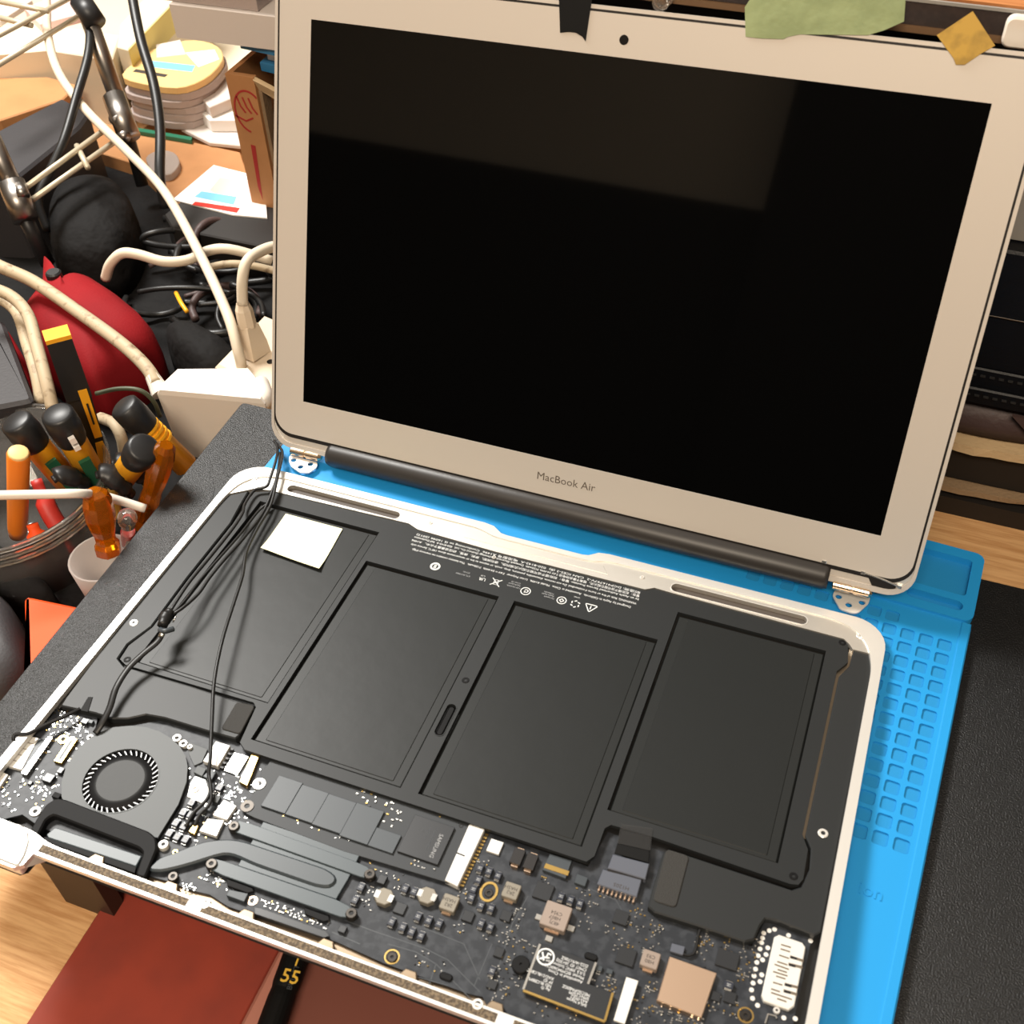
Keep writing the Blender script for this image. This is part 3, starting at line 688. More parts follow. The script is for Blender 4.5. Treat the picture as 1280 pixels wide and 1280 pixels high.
# microphone plug with wire from the right speaker
quadbox('microphone_plug', [c7(480, 875), c7(545, 893), c7(535, 935), c7(470, 915)], -3.4, 1.0, 'plug_grey', board)
mk('speaker_wire', *tubev([(*B2(*c7(x, y), z), z) for x, y, z in [(625, 785, -3.4), (612, 830, -3.4), (603, 880, -3.6), (590, 925, -3.6), (560, 938, -3.6), (535, 930, -3.6)]], .55, 6, 4), 'cable_black', spk2)

# solid state drive
HS = -2.9
ssd = quadbox('ssd_card', [(339, 950), (350, 951), (592, 1029), (562, 1104), (430, 1064), (318, 1022), (308, 1017), (304, 1008), (310, 1000), (322, 985), (327, 965)], HS, .9, 'ssd_pcb', base, .1, 'long dark solid state drive card')
for fl, nr_ in [((349, 969), (356, 1017)), ((378, 980.5), (390, 1029)), ((411, 992), (425, 1042)), ((446, 1003), (459, 1056))]:
    alig('memory_chip', fl, nr_, HS + 1.0, 1.0, 'chip_grey', ssd)
alig('chip', (471, 1034), (490.5, 1067), HS + .8, .8, 'chip_grey', ssd)
ctl = alig('controller_chip', (519, 1018), (547, 1081), HS + 1.0, 1.0, 'chip_black', ssd)
mark('SAMSUNG', 550, 1042, HS + 1.0, 2.3, 'label_grey', ctl, rot=-90)
for k, t in enumerate(['S4LN053X01-8030', 'N0T3J0GC', '1352']): mark(t, 544 - k * 7, 1036 - k * 2, HS + 1.0, 1.2, 'trace', ctl, rot=-90)
sc_ = quadbox('ssd_socket', [(587, 1029), (606, 1036), (572, 1108), (556, 1100)], -2.2, 2.4, 'tin_white', board, .25, 'shiny metal drive socket')
mk('socket_notch', *strokev([B2(571, 1066, -2.17), B2(581, 1070, -2.17)], .6, -2.3, -2.15), 'hole', sc_)
for k in range(16):
    t_ = (k + .5) / 16; x, y = B2(608 + (575 - 608) * t_, 1040 + (1108 - 1040) * t_, HP + .6)
    inst('contact_pin', shared('cpin', lambda: boxv(-.2, -.35, 0, 1.1, .35, .5), 'gold'), sc_, x, y, HP)
for px, py in ((324, 980), (309, 1008)):
    x, y = B2(px, py, HS); mk('mount_ring', *lathev((x, y, HS - .2), (x, y, HS + .35), [(0, 2.6), (1, 2.6), (1, 1.1), (.2, 1.0)], 18), 'tin_white' if py < 1000 else 'screw_dark', ssd)
screw(576.5, 1032, HS + .1, 1.0, 'hole', ssd)

# glare corner: metal packages left of the drive
quadbox('power_connector', [c8(640, 55), c8(800, 110), c8(660, 350), c8(492, 285)], -2.4, 2.2, 'tin_white', board, .2, 'white connector block')
for k in range(5):
    px, py = c8(815 - k * 28, 150 + k * 52); x, y = B2(px, py, -3.6)
    inst('pin', shared('bpin', lambda: boxv(-.5, -.4, 0, .9, .4, 1.2), 'tan_black'), board, x, y, HP)
o = quadbox('gold_connector', [c8(1055, 190), c8(1140, 215), c8(995, 570), c8(905, 520)], -2.6, 2.0, 'gold', board, .15, 'narrow gold edged connector')
mk('contact_slot', *strokev([B2(*c8(1080, 235), -2.57), B2(*c8(945, 470), -2.57)], 1.6, -2.7, -2.55), 'tin_white', o)
for q in ([(730, 728), (872, 798), (765, 955), (605, 900)], [(545, 945), (730, 965), (645, 1145), (450, 1080)]):
    quadbox('metal_package', [c8(*p) for p in q], -2.8, 1.8, 'tin_white')
quadbox('heat_pad', [c8(730, 390), c8(885, 450), c8(900, 420), c8(1015, 235), c8(850, 185)], -3.8, .5, 'tin')
quadbox('chip', [c8(430, 335), c8(530, 375), c8(480, 460), c8(385, 415)], -3.2, 1.2, 'fan_case')
quadbox('chip', [c8(580, 375), c8(645, 410), c8(590, 500), c8(490, 460)], -3.2, 1.2, 'chip_grey')
quadbox('chip', [c8(620, 665), c8(695, 690), c8(655, 765), c8(590, 740)], -3.4, 1.0, 'fan_case')
quadbox('shield_plate', [c8(400, 455), c8(520, 500), c8(560, 640), c8(490, 770), c8(310, 690), c8(345, 540)], -4.0, .5, 'tin_white')
x, y = B2(*c8(400, 600), -3.6); mk('mount_ring', *lathev((x, y, HP), (x, y, -3.4), [(0, 1.8), (1, 1.6), (1, .7), (.5, .6)], 16), 'tin_white', board)
quadbox('chip', [c8(535, 770), c8(630, 800), c8(585, 860), c8(510, 840)], -3.4, 1.0, 'chip_grey')
quadbox('antenna_plug', [c8(385, 1000), c8(440, 1025), c8(395, 1130), c8(320, 1090)], -3.0, 1.4, 'gold', board, .3)
quadbox('thermal_tape', [c8(310, 60), c8(545, 150), c8(480, 300), c8(390, 340), c8(330, 210)], -3.9, .3, 'fan_case')

# left input/output side of the board
c3 = lambda x, y: (x / 10.667, 840 + y / 10.667)
c4 = lambda x, y: (x / 8, 920 + y / 8)
o = quadbox('ribbon_socket', [c3(375, 845), c3(512, 880), (27, 962), (8, 957)], -3.0, 1.6, 'tin_white', board, .2, 'white ribbed ribbon socket')
for k in range(1, 5):
    t = k / 5; mk('rib', *strokev([B2(36 + (8 - 36) * t, 920 + (957 - 920) * t, -2.97), B2(48 + (27 - 48) * t, 922.5 + (962 - 922.5) * t, -2.97)], .3, -3.1, -2.9), 'alu_dark', o)
quadbox('ribbon_socket', [c3(515, 885), c3(600, 905), (40, 962), (28, 962)], -3.3, 1.2, 'chip_grey')
quadbox('metal_bar', [c3(645, 850), c3(705, 870), (33, 969), (26, 966)], -2.8, 1.8, 'tin', board)
o = quadbox('gold_connector', [c3(930, 862), c3(1035, 888), c3(820, 1215), c3(715, 1185)], -3.0, 1.6, 'gold', board, .15)
mk('contact_slot', *strokev([B2(*c3(955, 910), -2.96), B2(*c3(790, 1165), -2.96)], 1.1, -3.1, -2.93), 'chip_grey', o)
quadbox('white_block', [(-12, 958), (10, 968), (0, 983), (-24, 975)], -3.0, 1.6, 'tin_white', board)
cbox('chip', *c4(485, 415), 4.0, 3.6, 1.8, 'chip_black'); cbox('chip', *c4(605, 340), 2.2, 2.6, 1.6, 'chip_black'); cbox('chip', *c4(565, 590), 3.2, 2.2, 1.6, 'fan_black'); cbox('chip', *c3(1130, 650), 3.0, 2.4, 1.8, 'chip_black'); cbox('chip', *c3(1190, 650), 3.4, 1.6, 1.6, 'chip_grey'); cbox('chip', *c4(300, 465), 1.6, 1.6, 1, 'chip_black')
for px, py, r in ((79, 924, 2.2), (112.5, 921.5, 1.3), (44, 1014, 2.1)):
    x, y = B2(px, py, HP + .5); mk('mount_ring', *lathev((x, y, HP), (x, y, HP + .6), [(0, r), (1, r), (1, r * .5), (.1, r * .48)], 16), 'gold' if r > 2.15 else 'tin_white', board)
    inst('recess', shared('mr%.1f' % r, lambda: prism(circ(0, 0, r * .46, 12), 0, .1), 'hole'), board, x, y, HP + .15)

# fan
HF = -2.2
x0, y0 = 50.2, 42.6
cxy = [B2(*p, HF) for p in [(77, 996), (77, 977), (83, 957), (94, 940), (107, 926), (122, 916), (142, 909), (164, 907), (183, 909), (199, 914), (214, 923), (225, 933), (232, 945), (234.5, 958), (233, 977), (223, 1005), (197, 1047), (186, 1045), (80, 1003)]]
OPEN_R = 14.9
fan = holed('fan', cxy, [circ(x0, y0, OPEN_R, 40)], HF - 1.0, HF, 'fan_case', base); fan['label'] = 'grey round cooling fan with black hub'
n = len(cxy)
mk('fan_wall', [(a, b, HF - 1) for a, b in cxy] + [(a, b, HP - .2) for a, b in cxy], [(i, (i + 1) % n, n + (i + 1) % n, n + i) for i in range(n)] + [tuple(range(n, 2 * n))], 'fan_black', fan)
mk('fan_lip', *strokev(circ(x0, y0, OPEN_R + .1, 40), .5, HF - .2, HF + .12, True), 'fan_case', fan)
mk('fan_hub', *lathev((x0, y0, HP), (x0, y0, HF - .1), [(0, 13.3), (.35, 13.0), (.6, 12.2), (.82, 11.0), (.95, 10.3), (.97, 9.9), (.97, .2)], 40), 'fan_black', fan, smooth=True)
mk('hub_disc', *lathev((x0, y0, HF - .6), (x0, y0, HF - .05), [(0, 10.2), (.6, 10.0), (1, 9.4), (1, .2)], 40), 'fan_hub', fan)
bl = shared('fan_blade_mesh', lambda: merge([slabv([(12.2, -.5, -1.9), (12.2, -.5, .0), (15.2, 1.2, .0), (15.2, 1.2, -1.9)], .45)]), 'fan_blade')
for k in range(37): inst('fan_blade', bl, fan, x0, y0, HF - .6, 2 * math.pi * k / 37)
for px, py, r in ((221, 922, 1.7), (229, 929, 1.6), (237, 933, 1.0)):
    x, y = B2(px, py, HF - .6); mk('fan_mount', *lathev((x, y, HP), (x, y, HF - .6), [(0, r), (1, r), (1, r * .55), (.5, r * .5)], 16), 'tin_white', fan)
    inst('recess', shared('fm%.1f' % r, lambda: prism(circ(0, 0, r * .5, 12), 0, .1), 'hole'), fan, x, y, HF - 1.2)
# air duct frame of black rubber and fin block
duct = mk('fan_duct', *cprism(rpoly([B2(*p, -1.0) for p in [(33, 1046), (46, 1022), (57, 1005), (70, 997), (82, 999), (186, 1039), (195, 1047), (196, 1061), (181, 1097), (169, 1094), (179, 1065), (173, 1059), (66, 1018), (57, 1024), (44, 1050)]], 1.2, 2), -4.6, -1.0, .6), 'rubber', base)
duct['label'] = 'black rubber duct frame between fan and heat sink'
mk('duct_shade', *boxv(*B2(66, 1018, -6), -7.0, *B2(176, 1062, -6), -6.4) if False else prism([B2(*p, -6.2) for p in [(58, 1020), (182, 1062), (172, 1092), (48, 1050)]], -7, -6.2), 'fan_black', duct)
fin = quadbox('fin_block', [(68, 1035), (72, 1035), (177, 1070), (170, 1083), (60, 1047), (58, 1043)], -2.6, 3, 'heatplate', base, .3, 'bluish grey heat sink fin block')
mk('fin_edge', *prism([B2(*p, -3.0) for p in [(57, 1046), (170, 1084), (168, 1091), (50, 1049)]], -5, -3.0), 'rubber', fin)

# heat sink: pipe, plate, clamp arms
hs = thing = mk('heat_pipe', *cprism(rpoly([B2(*p, -2.0) for p in [(183, 1087), (199, 1071), (218, 1065), (237, 1057), (256, 1051), (275, 1048.5), (290, 1048.5), (305, 1051), (407, 1085), (419, 1093), (421, 1101), (412, 1109), (395, 1107), (320, 1081), (292, 1068.5), (280, 1067), (268, 1070), (240, 1079), (222, 1084), (200, 1089)]], 2.0, 2), -3.6, -2.0, .7), 'heatpipe', base)
hs['label'] = 'bluish grey flat heat pipe'
mk('heat_plate', *cprism([B2(*p, -3.0) for p in [(329, 1027), (450, 1068), (435, 1099), (420, 1124), (297, 1082), (318, 1046)]], -4.2, -3.0, .2), 'heatplate', hs)
for pl in ([(299, 1025.5), (313, 1029), (440, 1075), (459, 1083), (466, 1090), (462, 1098), (450, 1096), (434, 1090), (308, 1045), (294, 1040), (290, 1033)],
           [(268, 1073), (280, 1076), (420, 1124), (436, 1132), (443, 1139), (439, 1147), (425, 1146), (408, 1140), (278, 1094), (264, 1087), (260, 1079)]):
    mk('clamp_arm', *cprism([B2(*p, -2.3) for p in pl], -3.0, -2.3, .2), 'heatplate', hs)
for pl in ([(283, 1098), (316, 1110), (317, 1114), (309, 1116), (284, 1107)], [(380, 1134), (411, 1145), (412, 1150), (404, 1152), (381, 1142)]):
    mk('spring_tab', *cprism([B2(*p, -3.3) for p in pl], -4.3, -3.3, .2), 'rubber', hs)
for px, py in ((292, 1032), (462, 1092), (264, 1079), (439, 1141)): screw(px, py, -1.3, 2.2, 'screw_dark', hs, hole=.42, hh=2.6)
for px, py, m_ in ((216, 1095, 'screw_dark'), (204, 1055, 'tin_white'), (219, 1065, 'gold')): screw(px, py, -2.6, 2.0 if m_ != 'gold' else 1.2, m_, board, hole=.45, hh=2)
quadbox('chip', [(287, 1112), (310, 1117), (305, 1127), (283, 1119)], -2.8, 1.9, 'chip_grey')
quadbox('edge_connector', [(318, 1134), (326, 1135), (408, 1164), (412, 1170), (405, 1172), (318, 1142)], -3.2, 1.6, 'chip_black')
x, y = B2(316, 1126, HP); mk('mount_ring', *strokev(circ(x, y, 1.5, 14), .7, HP, HP + .2, True), 'copper', board)

# small surface mount parts, too many and too small to pick apart
GR = {'tin_white': [], 'gold': [], 'chip_black': []}
def cluster(px, py, rx, ry, n_, mix=(.7, .15, .15), z=HP, s=1.0):
    cx, cy = B2(px, py, z)
    for _ in range(int(n_ * .75)):
        m_ = random.choices(('tin_white', 'gold', 'chip_black'), mix)[0]
        gx = round((cx + random.uniform(-rx, rx)) / .75) * .75; gy = round((cy + random.uniform(-ry, ry)) / .85) * .85
        w, d = (.35, .55) if random.random() < .5 else (.55, .35)
        w *= s * .6; d *= s * .6
        GR[m_].append(boxv(gx - w, gy - d * .8, z - .02, gx + w, gy + d * .8, z + .25 + .25 * random.random()))
def clpx(x, y, rx, ry, n_, cv=c6, **k): cluster(*cv(x, y), rx, ry, n_, **k)
for a in [(810, 770, 3, 6, 34), (780, 960, 4, 9, 60), (820, 830, 3, 3, 12), (735, 1110, 4, 4, 26), (640, 470, 3, 2, 10), (980, 580, 4, 2, 14), (1220, 670, 3, 3, 14), (890, 905, 2, 2, 10), (830, 1065, 2, 2, 12), (390, 965, 6, 3, 22), (200, 560, 4, 3, 14), (90, 640, 3, 6, 30), (560, 625, 2, 3, 12), (130, 490, 4, 2, 10), (1150, 610, 3, 2, 10), (1170, 770, 2, 3, 10), (1030, 1230, 8, 3, 30), (1230, 1060, 5, 4, 40), (540, 800, 3, 3, 8), (700, 850, 3, 2, 8)]: clpx(*a)
for a in [(700, 850, 7, 4, 60), (860, 950, 3, 9, 70), (320, 745, 5, 6, 40), (390, 820, 3, 4, 22), (220, 905, 3, 3, 14), (310, 890, 6, 2, 18), (390, 1050, 2, 6, 20), (330, 1110, 2, 5, 20), (740, 1190, 6, 4, 34), (470, 1245, 8, 2, 40), (560, 1260, 10, 2, 50), (190, 820, 4, 2, 12), (650, 1040, 2, 6, 14), (330, 1240, 3, 3, 16), (180, 1090, 2, 3, 14), (640, 890, 3, 4, 18)]: clpx(*a, cv=c7, mix=(.6, .28, .12))
for a in [(820, 520, 5, 4, 40), (640, 690, 4, 4, 24), (760, 760, 4, 4, 26), (960, 720, 4, 4, 30), (1080, 800, 3, 4, 18), (960, 1050, 3, 6, 30), (640, 1050, 2, 8, 18), (1000, 640, 3, 3, 14)]: clpx(*a, cv=c3)
for a in [(430, 510, 4, 3, 30), (350, 450, 5, 5, 24), (60, 620, 5, 4, 16), (540, 480, 2, 6, 18), (150, 660, 5, 4, 10), (50, 470, 3, 3, 16), (400, 640, 5, 3, 8)]: clpx(*a, cv=c4)
for a in [(760, 640, 4, 5, 26), (900, 700, 5, 6, 26), (480, 700, 5, 5, 20), (560, 910, 3, 5, 18), (900, 950, 5, 4, 26), (250, 1120, 9, 3, 20), (780, 300, 2, 2, 8), (1000, 640, 4, 4, 16), (850, 860, 3, 3, 12)]: clpx(*a, cv=c8, mix=(.85, .05, .1))
cluster(275, 1098, 7, 3, 60); cluster(230, 1108, 5, 2, 24); cluster(365, 1141, 15, 1.6, 90, (.8, .1, .1)); cluster(480, 1005, 8, 3, 12, z=HS, s=1.5); cluster(490, 1020, 5, 4, 16, z=HS, s=1.5); cluster(455, 994, 4, 2, 7, z=HS, s=1.5); cluster(560, 1022, 6, 1.2, 5, z=HS); cluster(530, 1083, 5, 1.5, 12, z=HS); cluster(400, 1038, 20, .8, 16, z=HS - .3)
cluster(310, 990, 14, 12, 70, (.9, .05, .05)); cluster(250, 1000, 12, 14, 70, (.9, .05, .05))
for m_, lst in GR.items():
    o = mk('surface_mount_parts', *merge(lst), 'tin' if m_ == 'tin_white' else m_, board); o['kind'] = 'stuff'
# printed circuit traces
TR = []
for pts in [[(470, 1165), (530, 1185), (560, 1200), (600, 1240)], [(485, 1180), (520, 1190), (545, 1205), (590, 1250)], [(500, 1215), (560, 1232)], [(530, 1160), (580, 1180), (600, 1225)], [(660, 1120), (640, 1155), (620, 1220)], [(735, 1110), (770, 1125), (790, 1160)], [(430, 1150), (470, 1165)], [(415, 1165), (450, 1180)], [(615, 1180), (593, 1232)], [(545, 1205), (535, 1235)]]:
    TR.append(strokev([B2(*p, HP) for p in pts], .35, HP - .02, HP + .02))
mk('circuit_traces', *merge(TR), 'trace', board)

# ---- cable that plugs the left speaker to the board, and tape stub
mk('speaker_wire', *tubev([(*B2(x, y, z), z) for x, y, z in [(100, 886, -1), (80, 896, 0), (55, 907, .5), (35, 917, .5), (20, 918, .5), (17, 924, 0), (24, 930, -1.5)]], .8, 8, 5), 'cable_black', spk)
quadbox('tape_stub', [(110, 871), (116, 871), (110, 890), (100, 888)], -1.2, .5, 'tape_black', spk)

# ================================================================== LAPTOP DISPLAY
lid = empty('laptop_display', LID_M)
tag(lid, 'detached silver laptop screen with black glass, propped up behind the base', 'laptop screen')
def lid_outline(g, r, yb=5.0): return rrect(1.1 + g, yb + g, 324.2 - g, 229.3 - g, r, 8)
TH = -5.0
mk('lid_shell', *merge([prism(lid_outline(0, 12), TH, -.9)]), 'alu', lid)
holed('lid_rim', lid_outline(0, 12), [lid_outline(1.5, 10.6, 6.2)], -1.0, -.05, 'alu_bezel', lid)
holed('gasket', lid_outline(1.45, 10.7, 9.6), [lid_outline(3.6, 9.0, 9.6)], -1.0, -.1, 'gasket', lid)
LCD = [(19.45, 32), (305.55, 32), (305.55, 210.8), (19.45, 210.8)]
bez = holed('bezel', lid_outline(2.45, 9.7, 10.6), [LCD], -1.0, .05, 'alu_bezel', lid)
mk('screen', *prism(LCD, -1.0, -.2), 'lcd_glass', lid)['label'] = 'black glossy screen glass, switched off'
mk('camera_lens', *lathev((162.5, 217.5, 0), (162.5, 217.5, .12), [(0, 2.0), (1, 1.9), (1, .1)], 20), 'lens', lid)
v, f = textv('MacBook Air', 5.4); w = max(q[0] for q in v)
mk('lettering', *xf(([(q[0] * 29.4 / w, q[1], q[2]) for q in v], f), (146.8, 20.6, .08), (1, 0.012, 0), (-.012, 1, 0)), 'print_grey', lid)['label'] = 'grey MacBook Air lettering'
# lower strip, clutch cover, hinges
mk('lower_strip', *prism(rrect(8, 5.2, 317, 12.6, 3, 4), -2.5, -.7), 'alu_bezel', lid)
prof = [(7.0, .5), (9.5, -.2), (11.9, -1.8)]
def barrel(x0, x1, yc, zc, r, m, name, seg=28, flare=0.):
    return mk(name, *lathev((x0, yc, zc), (x1, yc, zc), [(0, r * .9), (.008, r), (.992, r), (1, r * .9)], seg), m, lid, smooth=True)
hc = barrel(34.5, 288.5, 6.2, -2.2, 6.3, 'hinge_cover', 'hinge_cover'); hc['label'] = 'long dark grey plastic hinge cover'
for dz_, yy in ((3.9, 8.2), (4.25, 5.0)):
    mk('cover_ridge', *tubev([(35.5, yy, -2.2 + dz_), (287.5, yy, -2.2 + dz_)], .55, 8, 1, smooth=False), 'hinge_cover', hc)
for xa, xb, pts in ((12.3, 30.2, [(13.0, 2.0), (28.2, 2.0), (28.6, -1.8), (23.4, -6.8), (18.0, -7.2), (12.4, -2.8)]), (290.6, 308.2, [(291, 2.0), (307, 2.0), (307.4, -2.8), (302, -6.6), (297, -7.0), (291.2, -2.4)])):
    hg = mk('hinge', *lathev((xa, 3.4, -1.2), (xb, 3.4, -1.2), [(0, 1.8), (.03, 2.5), (.46, 2.5), (.47, 2.0), (.53, 2.0), (.54, 2.5), (.92, 2.4), (1, 1.2)], 20), 'steel_warm', lid, smooth=False)
    hg['label'] = 'steel hinge with three-hole mounting plate'
    left_ = xa < 100
    pl = [(362, 569), (397, 578), (396, 584), (386, 591), (375, 590.5), (364, 583), (361, 576)] if left_ else [(1044, 737), (1088, 746), (1086, 754), (1073, 766), (1065, 766.5), (1050, 761), (1040.6, 744)]
    hp = [(367, 575), (375.6, 583.5), (388, 580)] if left_ else [(1048.5, 745.6), (1061, 756), (1077.5, 753)]
    zp = 3.0
    holed('hinge_plate', rpoly([tuple(W(*p, zp))[:2] for p in pl], 1.3), [circ(W(*p, zp).x, W(*p, zp).y, 1.5, 14) for p in hp], zp - .8, zp, 'tin_white', hg, 'W')
# dark cable cover at the right corner
mk('corner_cover', *cprism([L2(*p, -.4) for p in [(1083, 717), (1121, 731), (1117, 742), (1095, 742), (1090, 733)]], -2.2, -.4, .2), 'gasket', lid)
mk('corner_wire', *tubev([(*L2(x, y, .2), .2) for x, y in [(1080, 716), (1100, 723), (1123, 733)]], .5, 6, 3), 'tin', lid)
for px, py in ((1030, 702.5), (1079, 716), (1124, 734)):
    x, y = L2(px, py, .2); mk('clip', *cprism([(x - 1.0, y - .8), (x + 1.0, y - .8), (x + 1.0, y + .8), (x - 1.0, y + .8)], -.6, .5, .2), 'tin', lid)
# antenna and camera leads running from the lid corner over the base
def lead(pts, r, name='antenna_cable', flat=1.0, m='cable_black'):
    P = []
    for px, py, h in pts:
        q = BASE_M @ (B(px, py, h) * .001); P.append((q.x * 1000, q.y * 1000, q.z * 1000 - DZ))
    return mk(name, *tubev(P, r, 8, 6, flat), m, lid, 'W', smooth=True)
lead([(343, 551, 1), (347, 560, 2), (345, 575, 4), (338, 597, 3), (333, 608, 2), (318, 613, 1.5), (306, 630, 2), (303, 642, 3), (290, 662, 4), (262, 697, 6), (235, 730, 8), (212, 765, 9)], .75)
lead([(347, 556, 1), (353, 566, 3), (349, 588, 4), (341, 612, 3), (328, 642, 2), (305, 672, 4), (280, 700, 6), (262, 722, 7), (248, 742, 8), (228, 760, 9), (212, 770, 9)], .75)
lead([(350, 566, 3), (347, 590, 4), (340, 622, 2), (322, 640, 1), (300, 668, 3), (270, 702, 5), (250, 725, 6), (230, 752, 8), (210, 772, 9)], .65)
lead([(352, 570, 3), (346, 600, 4), (338, 632, 3), (322, 660, 3), (308, 690, 4), (303, 720, 5), (292, 755, 6), (278, 800, 7), (268, 850, 6), (265, 900, 4), (263, 945, 2), (261, 968, 0), (263, 985, -1), (258, 1000, -1.5), (243, 1015, -2), (232, 1033, -3)], .8)
lead([(261, 968, 0), (264, 990, -.8), (262, 1005, -1.5), (250, 1018, -2), (243, 1032, -3)], .7)
lead([(203, 792, 8), (196, 803, 7), (178, 818, 6), (160, 836, 5), (145, 860, 4), (137, 885, 2), (127, 905, 0), (119, 917, -2)], 1.5, 'camera_cable', .55)
lead([(213, 764, 9.5), (207, 772, 9.5), (203, 782, 9.5)], [2.2, 2.9, 2.4], 'cable_wrap')
lead([(200, 787, 9), (206, 789, 10.2), (217, 786, 9.2)], 1.2, 'cable_clip', 1, 'chip_grey')
lead([(206, 786, 9), (201, 796, 8.4)], 1.25, 'foil_sleeve', .7, 'tin')
lead([(216, 778, 9.5), (220, 770, 11)], .35, 'wire_end', 1, 'tin')

# ================================================================== STICKY NOTE AND TAPES
def note_pt(s, t):
    a, b, c, d = [B(*p, -1.0) for p in [(357, 641), (428, 660), (399, 712), (326, 686)]]
    p = (a * (1 - s) + b * s) * (1 - t) + (d * (1 - s) + c * s) * t
    p.z = -1.9 + 1.3 * max(0, t - .6) ** 2 * 6 + .5 * math.sin(s * 5 + t * 2) * t * .4 + .35
    q = BASE_M @ (p * .001); return (q.x * 1000, q.y * 1000, q.z * 1000 - DZ)
N = 8; vs = [note_pt(i / N, j / N) for j in range(N + 1) for i in range(N + 1)]
vs2 = [(a, b, c - .12) for a, b, c in vs]; k = len(vs)
fs = [(j * (N + 1) + i, j * (N + 1) + i + 1, (j + 1) * (N + 1) + i + 1, (j + 1) * (N + 1) + i) for j in range(N) for i in range(N)]
fs += [tuple(q + k for q in f)[::-1] for f in fs]
rim = [i for i in range(N + 1)] + [j * (N + 1) + N for j in range(1, N + 1)] + [N * (N + 1) + i for i in range(N - 1, -1, -1)] + [j * (N + 1) for j in range(N - 1, 0, -1)]
fs += [(rim[i], rim[(i + 1) % len(rim)], rim[(i + 1) % len(rim)] + k, rim[i] + k) for i in range(len(rim))]
tag(mk('sticky_note', vs + vs2, fs, 'note'), 'pale yellow sticky note on the battery cell', 'sticky note')
def lidW(p, z):
    q = LID_R @ Vector((p[0], p[1], z)) + LID_O; return tuple(q)
def tape(name, pxs, z, m, label):
    v, f = prism([L2(*p, z) for p in pxs], z - .15, z)
    o = mk(name, [lidW((a, b), c) for a, b, c in v], f, m); tag(o, label, 'tape')
    return o
tape('black_tape', [(697, -40), (742, -40), (740, 0), (738, 12), (732, 52), (728, 46), (720, 41), (711, 40), (700, 41), (699, 10)], .35, 'tape_black', 'black tape strip stuck over the screen frame beside the camera')
t = tape('masking_tape', [(931, 9), (937, 0), (945, -25), (1128, -25), (1132, 0), (1130, 27), (1105, 38), (1085, 44), (1000, 43), (985, 46), (979, 49), (950, 48), (932, 46)], .4, 'tape_green', 'pale green masking tape holding the screen top to the shelf')
tape('polyimide_tape', [(1216, 14), (1244, 57), (1225, 68), (1206, 81), (1195, 81), (1192, 73), (1171, 44)], .5, 'kapton', 'amber square of polyimide tape on the screen top')

# ================================================================== SHELF BEHIND THE SCREEN
shelf = thing_at('desk_shelf', (350, 500, DESK))
tag(shelf, 'dark brown desktop shelf with wooden top behind the laptop screen', 'shelf')
mk('top_board', *boxv(-40, 334, 220, 800, 640, 229.5), 'dark_laminate', shelf, 'W')
mk('top_veneer', *boxv(-40, 334.6, 229.5, 800, 640, 231), 'shelf_wood', shelf, 'W')
mk('edge_line', *boxv(-40, 333.4, 228.8, 800, 334.4, 230), 'grey_card', shelf, 'W')
mk('lower_lip', *boxv(-40, 333, 217.5, 800, 336, 220), 'brown_lip', shelf, 'W')
mk('back_panel', *boxv(-40, 634, DESK, 800, 640, 220), 'box_black', shelf, 'W')
mk('side_panel', *boxv(-40, 420, DESK, -22, 634, 220), 'dark_laminate', shelf, 'W')
mk('side_panel', *boxv(782, 372, DESK, 800, 634, 220), 'dark_laminate', shelf, 'W')
mk('bottom_board', *boxv(-22, 372, DESK, 782, 634, DESK + 12), 'box_black', shelf, 'W')  # black colour carries the shadow in the gap along the shelf bottom
# white plastic corner clipped to the shelf edge, push pin
p = WY(1258, 25, 333); q = WY(1280, 58, 333)
tag(mk('cable_clip', *merge([xf(cprism(rrect(0, 0, 24, 11.5, 3, 4), 0, 3.5, .8), (p.x, 333, q.z), (1, 0, 0), (0, 0, 1))]), 'white_plastic'), 'white plastic clip on the dark shelf edge', 'clip')
pp = WY(830, -3, 330)
tag(mk('push_pin', *lathev((pp.x, 334, pp.z), (pp.x, 324, pp.z), [(0, .6), (.2, 3.8), (.35, 3.8), (.45, 2.0), (.75, 2.2), (.85, 3.4), (1, 3.2)], 18), 'clear'), 'clear plastic push pin on the shelf edge', 'push pin')
# contents seen right of the screen, bottom to top
YS = 374
def zz(px, py): return WY(px, py, YS).z
def wavy_slab(name, x0, x1, y0, y1, z0, z1, m, amp, label, cat, n_=30, frq=.35):
    vs = []; fs = []
    for i in range(n_ + 1):
        x_ = x0 + (x1 - x0) * i / n_; a = amp * (math.sin(i * frq * 2.1) + .6 * math.sin(i * frq * 5.3 + 1) + random.uniform(-.3, .3))
        b = amp * .7 * math.sin(i * frq * 1.3 + 2)
        vs += [(x_, y0 + a, z0 + b), (x_, y0 + a * .6, z1 + b), (x_, y1, z1 + b), (x_, y1, z0 + b)]
    for i in range(n_):
        for k in range(4): fs.append((i * 4 + k, i * 4 + (k + 1) % 4, i * 4 + 4 + (k + 1) % 4, i * 4 + 4 + k))
    fs += [(0, 1, 2, 3), (n_ * 4 + 3, n_ * 4 + 2, n_ * 4 + 1, n_ * 4)]
    return tag(mk(name, vs, fs, m), label, cat)
X0, X1 = 300, 560
zb = [zz(1220, 625), zz(1220, 621), zz(1220, 558), zz(1230, 553), zz(1240, 527), zz(1230, 487), zz(1240, 402), zz(1250, 283)]
wavy_slab('cardboard_sheet', X0, X1, 372, 560, DESK + 17.5, DESK + 21, 'card_frayed', 1.0, 'frayed brown cardboard sheet lying under the black box', 'cardboard')
zt = DESK + 21.6
